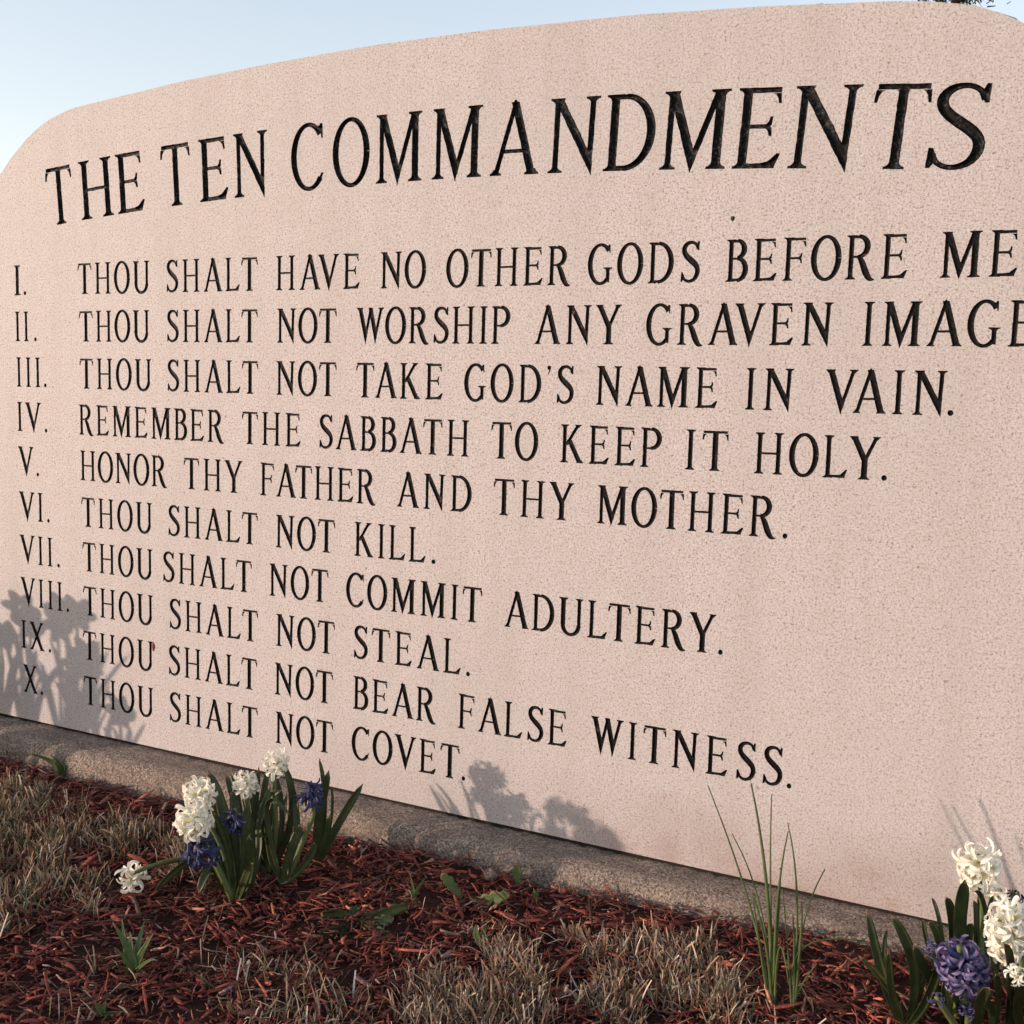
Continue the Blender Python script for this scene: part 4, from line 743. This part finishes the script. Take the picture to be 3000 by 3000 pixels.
# ------------------------------------------------------------ plants
def bez(p0, p1, p2, n):
    p0, p1, p2 = map(np.array, (p0, p1, p2)); c = 2*p1-.5*(p0+p2)
    t = np.linspace(0, 1, n)[:, None]; return (1-t)**2*p0+2*t*(1-t)*c+t*t*p2
CAMP = np.array(camera.location)
def set_uvl(me, uv):
    a = me.attributes.new('uvl', 'FLOAT_VECTOR', 'POINT')
    a.data.foreach_set('vector', np.c_[uv, np.zeros(len(uv))].astype(np.float32).ravel())
def strap_leaf(name, p0, p1, p2, w, parent, m=LEAF, shape='strap', fold=.32, loc=None, side=None, label=None):
    n = 15; P = bez(p0, p1, p2, n); T = np.gradient(P, axis=0); T /= np.linalg.norm(T, axis=1)[:, None]
    # the leaf's broad side faces away from the plant's middle, turned a little at random
    ref = np.array((.43, -.9, .1)) + rng.normal(0, .28, 3)
    t = np.linspace(0, 1, n); v, uv, f = [], [], []
    for i in range(n):
        S = np.cross(T[i], ref); S /= np.linalg.norm(S); Nn = np.cross(S, T[i])
        if shape == 'strap': ww = w*min(1, .55+t[i]*1.5)*(1 if t[i] < .72 else math.sqrt(max(0, 1-((t[i]-.72)/.28)**2.2)))
        elif shape == 'blade': ww = w*(1-t[i]**2.2*.92)
        else:               # toothed dandelion leaf
            ww = w*(.25+1.1*math.sin(min(1, t[i]*1.02)*math.pi*.62)**1.5)*(.72+.28*(1 if i % 3 else -.3))
            ww *= (1 if t[i] < .8 else math.sqrt(max(.02, 1-((t[i]-.8)/.2)**2)))
        ww = max(ww, w*.03)
        for u in (-1, -.55, 0, .55, 1):
            q = P[i]+S*(u*ww/2)+Nn*(abs(u)**1.4*ww*fold*(1-.3*t[i]))
            if parent is not None: q = np.array([q[0], min(q[1], -.003), q[2]])
            v.append(q); uv.append(((u+1)/2, t[i]))
    # give it thickness: a second sheet just behind, edges closed
    n1 = len(v); thk = .0007
    for i in range(n):
        S = np.cross(T[i], ref); S /= np.linalg.norm(S); Nn = np.cross(S, T[i])
        for k in range(5): v.append(v[i*5+k]-Nn*thk); uv.append(uv[i*5+k])
    for i in range(n-1):
        for k in range(4):
            a = i*5+k; f.append((a, a+1, a+6, a+5)); f.append((n1+a+5, n1+a+6, n1+a+1, n1+a))
        for k in (0, 4):
            a = i*5+k; f.append((a, a+5, n1+a+5, n1+a) if k == 0 else (a+5, a, n1+a, n1+a+5))
    e = (n-1)*5
    for k in range(4): f.append((e+k, e+k+1, n1+e+k+1, n1+e+k)); f.append((k+1, k, n1+k, n1+k+1))
    o = mesh_obj(name, v, f, m, parent, smooth=True, loc=loc if loc is not None else p0)
    set_uvl(o.data, np.array(uv))
    if label: tag(o, label)
    return o
def tube(name, path, r0, r1, m, parent, loc=None, nr=7, rings=14):
    P = np.array(path, float)
    # smooth resample through the points
    if len(P) == 2: Q = np.linspace(P[0], P[1], rings)
    else:
        t = np.linspace(0, len(P)-1, rings); Q = []
        ext = np.vstack([2*P[0]-P[1], P, 2*P[-1]-P[-2]])
        for s in t:
            i = min(int(s), len(P)-2); u = s-i; a, b2, c, d = ext[i:i+4]
            Q.append(.5*((2*b2)+(-a+c)*u+(2*a-5*b2+4*c-d)*u*u+(-a+3*b2-3*c+d)*u**3))
        Q = np.array(Q)
    T = np.gradient(Q, axis=0); T /= np.linalg.norm(T, axis=1)[:, None]; v, f, uv = [], [], []
    for i, (q, tt) in enumerate(zip(Q, T)):
        a = np.cross(tt, (.3, 1, .1)); a /= np.linalg.norm(a); b2 = np.cross(tt, a); s = i/(len(Q)-1)
        r = r0+(r1-r0)*s
        for k in range(nr):
            th = 2*math.pi*k/nr; v.append(q+a*r*math.cos(th)+b2*r*math.sin(th)); uv.append((k/nr, s*.97))
    for i in range(len(Q)-1):
        for k in range(nr): k2 = (k+1) % nr; f.append((i*nr+k, i*nr+k2, (i+1)*nr+k2, (i+1)*nr+k))
    f.append(list(range(nr))[::-1]); f.append([(len(Q)-1)*nr+k for k in range(nr)])
    o = mesh_obj(name, v, f, m, parent, smooth=True, loc=loc if loc is not None else path[0])
    set_uvl(o.data, np.array(uv)); return o, Q

def floret_mesh(seed, colr, tube_len=.42, recurve=1.0, spread=1.0):
    """a bell floret of unit radius, mouth towards +Z: a tube that splits into six recurved petals"""
    r = random.Random(seed); v, uv, f = [], [], []
    nseg = 7
    # tube
    nr = 12
    prof = [(-.78, .05), (-.72, .13), (-.5, .19), (-.25, .20), (0.0, .25)]
    for z, rad in prof:
        for k in range(nr):
            th = 2*math.pi*k/nr; v.append((rad*math.cos(th), rad*math.sin(th), z)); uv.append((.5, .05))
    for i in range(len(prof)-1):
        for k in range(nr): k2 = (k+1) % nr; f.append((i*nr+k, i*nr+k2, (i+1)*nr+k2, (i+1)*nr+k))
    for p in range(6):
        th = 2*math.pi*(p+r.uniform(-.12, .12))/6; outer = p % 2
        L = r.uniform(.92, 1.12); W = (.36 if colr == 'w' else .31)*r.uniform(.88, 1.12); rc = recurve*r.uniform(.7, 1.35); base = len(v)
        rad, z, ang = .20, -.12, math.radians(58)*(1)
        tw = r.uniform(-.25, .25)
        for s in range(nseg):
            t = s/(nseg-1); wv = W*(.50+.9*t if t < .42 else .88)*math.sqrt(max(0.03, 1-max(0, (t-.5)/.5)**2.4))
            for u in (-1, -.5, 0, .5, 1):
                cup = (.13*(u*u)-.04)*(1-t*.3)
                x = rad+0; 
                # local: radial er, tangential et, axis z
                nx, nz = -math.sin(ang), math.cos(ang)    # normal of the petal profile (inside face)
                px = x+nx*cup; pz = z+nz*cup+u*tw*.10*t
                c, s_ = math.cos(th), math.sin(th); y = u*wv/2
                v.append((px*c-y*s_, px*s_+y*c, pz)); uv.append((abs(u)*.9+.02 if True else 0, .3+.7*t))
            st = L/(nseg-1)
            rad += math.cos(ang)*st*spread; z += math.sin(ang)*st
            ang -= rc*math.radians(26+10*t)
        for s in range(nseg-1):
            for k in range(4): a = base+s*5+k; f.append((a, a+1, a+6, a+5))
    me = bpy.data.meshes.new('floret'); me.from_pydata(v, [], f); me.update()
    me.polygons.foreach_set('use_smooth', [True]*len(me.polygons)); me.materials.append(PETAL[colr])
    set_uvl(me, np.array([(1-a, b2) for a, b2 in uv])); return me
FLO = {c: [floret_mesh(i*7+ord(c), c, recurve={'w': .70, 'b': .62, 'v': .85}[c], spread={'w': 1, 'b': .8, 'v': 1}[c]) for i in range(4)] for c in 'wbv'}
# nearly closed, nodding florets for the fading blue heads
BUD = [floret_mesh(100+i, 'b', recurve=.28, spread=.75) for i in range(3)]

def hyacinth(P):
    t = thing('hyacinth', P['base'], P['label'], 'flower', 'hyacinths in bloom below the monument')
    for p0, p1, p2, w in P['leaves']:
        strap_leaf('leaf', p0, p1, p2, w, t, loc=p0)
    for c, rx, rz, ax, n, colr, path in P['heads']:
        ax = Vector(ax).normalized(); c = Vector(c)
        if len(path) > 1:
            stalk, Q = tube('flower_stalk', path, .0048, .0028, STALK, t)
        else:
            stalk, Q = tube('flower_stalk', [tuple(c-ax*rz*.8), tuple(c+ax*rz*.5)], .0026, .002, STALK, t)
        R = {'w': .0192, 'b': .0172, 'v': .0205}[colr]
        R = min(R, max(rx, rz)*.66)
        nodding = colr == 'b'
        r = random.Random(int(c.x*1e5)+n)
        # florets leave the stalk all round, in a spiral from foot to top
        q = ax.to_track_quat('Z', 'Y'); a_len = max(rz-R*.6, R*.3); a_rad = max(rx-R*.55, R*.4)
        for k in range(n):
            s = (k+.5)/n*2-1
            th = k*2.39996+r.uniform(-.25, .25)
            rad = a_rad*math.sqrt(max(.12, 1-s*s*.8))
            loc = Vector((math.cos(th)*rad, math.sin(th)*rad, s*a_len))
            out = Vector((math.cos(th), math.sin(th), (.45*s if not nodding else -.75)+r.uniform(-.2, .2)))
            wl_ = c+q @ loc; wd = (q @ out).normalized()
            if nodding: wd = (wd+Vector((0, 0, -.35))).normalized()
            if wl_.y > -.02: wl_.y = -.02
            mesh = r.choice(FLO[colr]) if not (nodding and r.random() < .75) else r.choice(BUD)
            o = bpy.data.objects.new('floret', mesh); col.objects.link(o)
            sc = R*r.uniform(.86, 1.12)
            M = Matrix.Translation(wl_) @ wd.to_track_quat('Z', 'Y').to_matrix().to_4x4() @ Matrix.Rotation(r.uniform(0, 6.28), 4, 'Z') @ Matrix.Diagonal((sc, sc, sc*r.uniform(.9, 1.15), 1))
            o.parent = stalk; o.matrix_local = Matrix.Translation(-WORLD[stalk.name]) @ M
            # fine pedicel from the stalk is part of the floret's tube, which reaches back to the axis
    return t
for P in PLANTS: hyacinth(P)

for T in ONION_TUFTS:
    t = thing('onion_plant', T['base'], T['label'], 'plant', 'thin onion tufts')
    for p0, p1, p2, w in T['stems']:
        tube('stem', bez(p0, p1, p2, 7), max(w*.78, .0011), max(w*.24, .0007), ONION, t, loc=p0, rings=16)
ab, _ = tube('grass_blade', ARCHING_BLADE, .0016, .0006, ONION, None, rings=22)
tag(ab, 'single long green blade arching low across the dry grass', 'grass blade')

WEEDD = leafmat('dark_weed_green', (0.028, 0.045, 0.018), (0.05, 0.07, 0.028), 0.7)
for W in WEEDS:
    lab = W['label']
    if len(W['leaves']) == 1:
        p0, p1, p2, w = W['leaves'][0]
        o = strap_leaf(W['name']+'_leaf', p0, p1, p2, w, None, WEEDM, 'tooth', .15, loc=p0); tag(o, lab, 'weed'); continue
    t = thing(W['name'], W['base'], lab, 'weed')
    for p0, p1, p2, w in W['leaves']:
        strap_leaf('leaf', p0, p1, p2, w, t, WEEDD if 'rosette' in lab else WEEDM, 'tooth' if 'rosette' in lab else 'blade', .2, loc=p0)

# tall daffodils left of the picture; their shadows fall on the stone's left foot
def daffodil_flower():
    v, uv, f = [], [], []
    for p in range(6):
        th = math.pi*p/3; b0 = len(v)
        for s in range(5):
            t = s/4; w = .62*math.sin(math.pi*(.12+.80*t))**.8; rad = .12+.9*t
            for u in (-1, 0, 1): v.append((rad*math.cos(th)-u*w/2*math.sin(th), rad*math.sin(th)+u*w/2*math.cos(th), .06*abs(u)-.15*t*t+.02*(p % 2))); uv.append((.2, .8))
        for s in range(4):
            for k in range(2): a = b0+s*3+k; f.append((a, a+1, a+4, a+3))
    b0 = len(v); nr = 14
    for z, rad in ((-.1, .12), (.1, .26), (.4, .30), (.6, .38), (.64, .44)):
        for k in range(nr): a = 2*math.pi*k/nr; rr = rad*(1+(.06*math.sin(a*7) if z > .5 else 0)); v.append((rr*math.cos(a), rr*math.sin(a), z)); uv.append((.5, .1))
    for i in range(4):
        for k in range(nr): k2 = (k+1) % nr; f.append((b0+i*nr+k, b0+i*nr+k2, b0+(i+1)*nr+k2, b0+(i+1)*nr+k))
    me = bpy.data.meshes.new('flower_head'); me.from_pydata(v, [], f); me.update()
    me.polygons.foreach_set('use_smooth', [True]*len(me.polygons)); me.materials.append(PETAL['y']); set_uvl(me, np.array(uv)); return me
DAF = daffodil_flower()
def daffodil(x, y, h, k, label, nl=6):
    r = random.Random(k); z = float(gh(x, y)); t = thing('daffodil', (x, y, z), label, 'flower', 'daffodils left of the monument face')
    top = (x+r.uniform(-.03, .03), y+r.uniform(-.02, .02), z+h)
    st, _ = tube('flower_stalk', [(x, y, z), (x, y, z+h*.5), top], .004, .003, STALK, t)
    o = bpy.data.objects.new('flower_head', DAF); col.objects.link(o); d = Vector((r.uniform(-.8, 0), -.8, r.uniform(-.1, .3))).normalized()
    o.parent = t; o.matrix_local = Matrix.Translation(Vector(top)-Vector((x, y, z))) @ d.to_track_quat('Z', 'Y').to_matrix().to_4x4() @ Matrix.Scale(.036, 4)
    for i in range(nl):
        a = r.uniform(0, 6.28); L = h*r.uniform(.55, 1.0); e = r.uniform(.12, .45)
        p2 = (x+math.cos(a)*L*e, y+math.sin(a)*L*e*.6, z+L*math.cos(e)); p1 = (x+math.cos(a)*L*e*.3, y+math.sin(a)*L*e*.2, z+L*.55)
        strap_leaf('leaf', (x, y, z), p1, p2, .016, t, loc=(x, y, z))
DAFFS = [(-.42, -.30, .36, 'tallest daffodil left of the picture'), (-.34, -.25, .35, 'daffodil next to the tallest one'), (-.50, -.34, .33, 'daffodil behind the others'),
         (-.30, -.24, .26, 'daffodil nearest the stone'), (-.46, -.24, .31, 'daffodil at outer left'), (-.36, -.31, .25, 'daffodil in front of the tallest one'),
         (-.56, -.30, .35, 'daffodil farthest from the picture'), (-.52, -.22, .27, 'low daffodil at the back'),
         (-.26, -.28, .17, 'short daffodil close to the picture edge')]
for k, (x, y, h, lab) in enumerate(DAFFS): daffodil(x, y, h, k+3, lab, 7)

# small things: pebble, specks stuck on the stone
def lump(name, c, r, m, label, cat, seed, sub=2, flat=1.0):
    bm = bmesh.new(); bmesh.ops.create_icosphere(bm, subdivisions=sub, radius=1); rr = random.Random(seed)
    a = [rr.uniform(0, 6) for _ in range(6)]
    for v in bm.verts:
        s = 1+.14*math.sin(v.co.x*3+a[0])+.12*math.sin(v.co.y*4+a[1])+.12*math.sin(v.co.z*3.5+a[2])+rr.uniform(-.05, .05)
        v.co *= s; v.co.x *= r[0]; v.co.y *= r[1]; v.co.z *= r[2]
    me = bpy.data.meshes.new(name); bm.to_mesh(me); bm.free(); me.materials.append(m)
    me.polygons.foreach_set('use_smooth', [True]*len(me.polygons))
    o = bpy.data.objects.new(name, me); o.location = c; col.objects.link(o); tag(o, label, cat); return o
lump('pebble', (.9625, -.1232, .046), (.011, .009, .008), CONCRETE, 'small grey pebble lying on the mulch close to the plinth', 'pebble', 4)
lump('mud_speck', (.1815, -.0008, .2650), (.0042, .0013, .0082), simple('dried_brown_mud', (.25, .085, .04), .9, .1), 'reddish brown speck stuck on the stone right of a U near the bottom', 'speck', 8)
lump('dark_speck', (1.2469, -.0005, 1.0054), (.003, .001, .0035), simple('dark_grime', (.05, .04, .035), .9, .1), 'tiny dark speck on bare stone between title and first line', 'speck', 9, 1)

# ------------------------------------------------------------ pine behind the monument
def pine(x, y, zc, label):
    r = random.Random(5); H = zc+2.6
    t = thing('pine_tree', (x, y, 0), label, 'tree')
    bark = simple('reddish_bark', (.17, .085, .05), .9, .1, (.07, .04, .03), 25)
    tube('trunk', [(x, y, -.1), (x+.03, y, zc*.6), (x, y, zc), (x-.03, y, H)], .085, .015, bark, t, rings=16, nr=9)
    V, F, C = [], [], []; needles = np.array([(.035, .06, .03), (.05, .085, .045), (.03, .05, .04), (.10, .08, .04)])
    Bv, Bf = [], []
    for b in range(80):
        z = zc-.10+(H-zc)*(b/62)**1.1; a = r.uniform(0, 6.28); L = (.30+.85*(1-(z-zc)/(H-zc)))*r.uniform(.6, 1.1)*(0.33 if b < 26 else 1)
        tip = np.array((x+math.cos(a)*L, y+math.sin(a)*L, z+L*r.uniform(-.22, .2))); p0 = np.array((x, y, z))
        d = (tip-p0)/L; s = np.cross(d, (0, 0, 1)); s /= np.linalg.norm(s)
        i0 = len(Bv)
        for q, w in ((p0, .012), (tip, .003)):
            for off in (s*w, np.array((0, 0, w)), -s*w, np.array((0, 0, -w))): Bv.append(q+off)
        for k in range(4): Bf.append((i0+k, i0+(k+1) % 4, i0+4+(k+1) % 4, i0+4+k))
        for k in range(int(L*150)):
            q = p0+(tip-p0)*r.uniform(.15, 1)+np.array([r.gauss(0, .05) for _ in range(3)])
            dd = d*.5+np.array([r.gauss(0, .6) for _ in range(3)]); dd /= np.linalg.norm(dd); ss = np.cross(dd, [r.gauss(0, 1) for _ in range(3)]); ss /= np.linalg.norm(ss)
            Ln = r.uniform(.05, .10); w = .007
            i1 = len(V); V += [q-ss*w, q+ss*w, q+ss*w*.6+dd*Ln, q-ss*w*.6+dd*Ln]; F.append((i1, i1+1, i1+2, i1+3))
            c = needles[r.randrange(4)]; C += [c]*4
    mesh_obj('branches', Bv, Bf, bark, t, loc=(x, y, 0))
    o = stuff_mesh('needles', np.array(V)-np.array((x, y, 0)), np.array(F), np.array(C), simple('pine_needles', (.05, .08, .04), .7, .2, attr='tone', trans=.1), None)
    o.parent = t
    if 'category' in o: del o['category']
    if 'label' in o: del o['label']
pine(.793, 8.56, 4.17, 'pine tree with reddish trunk just showing above the monument top at right')
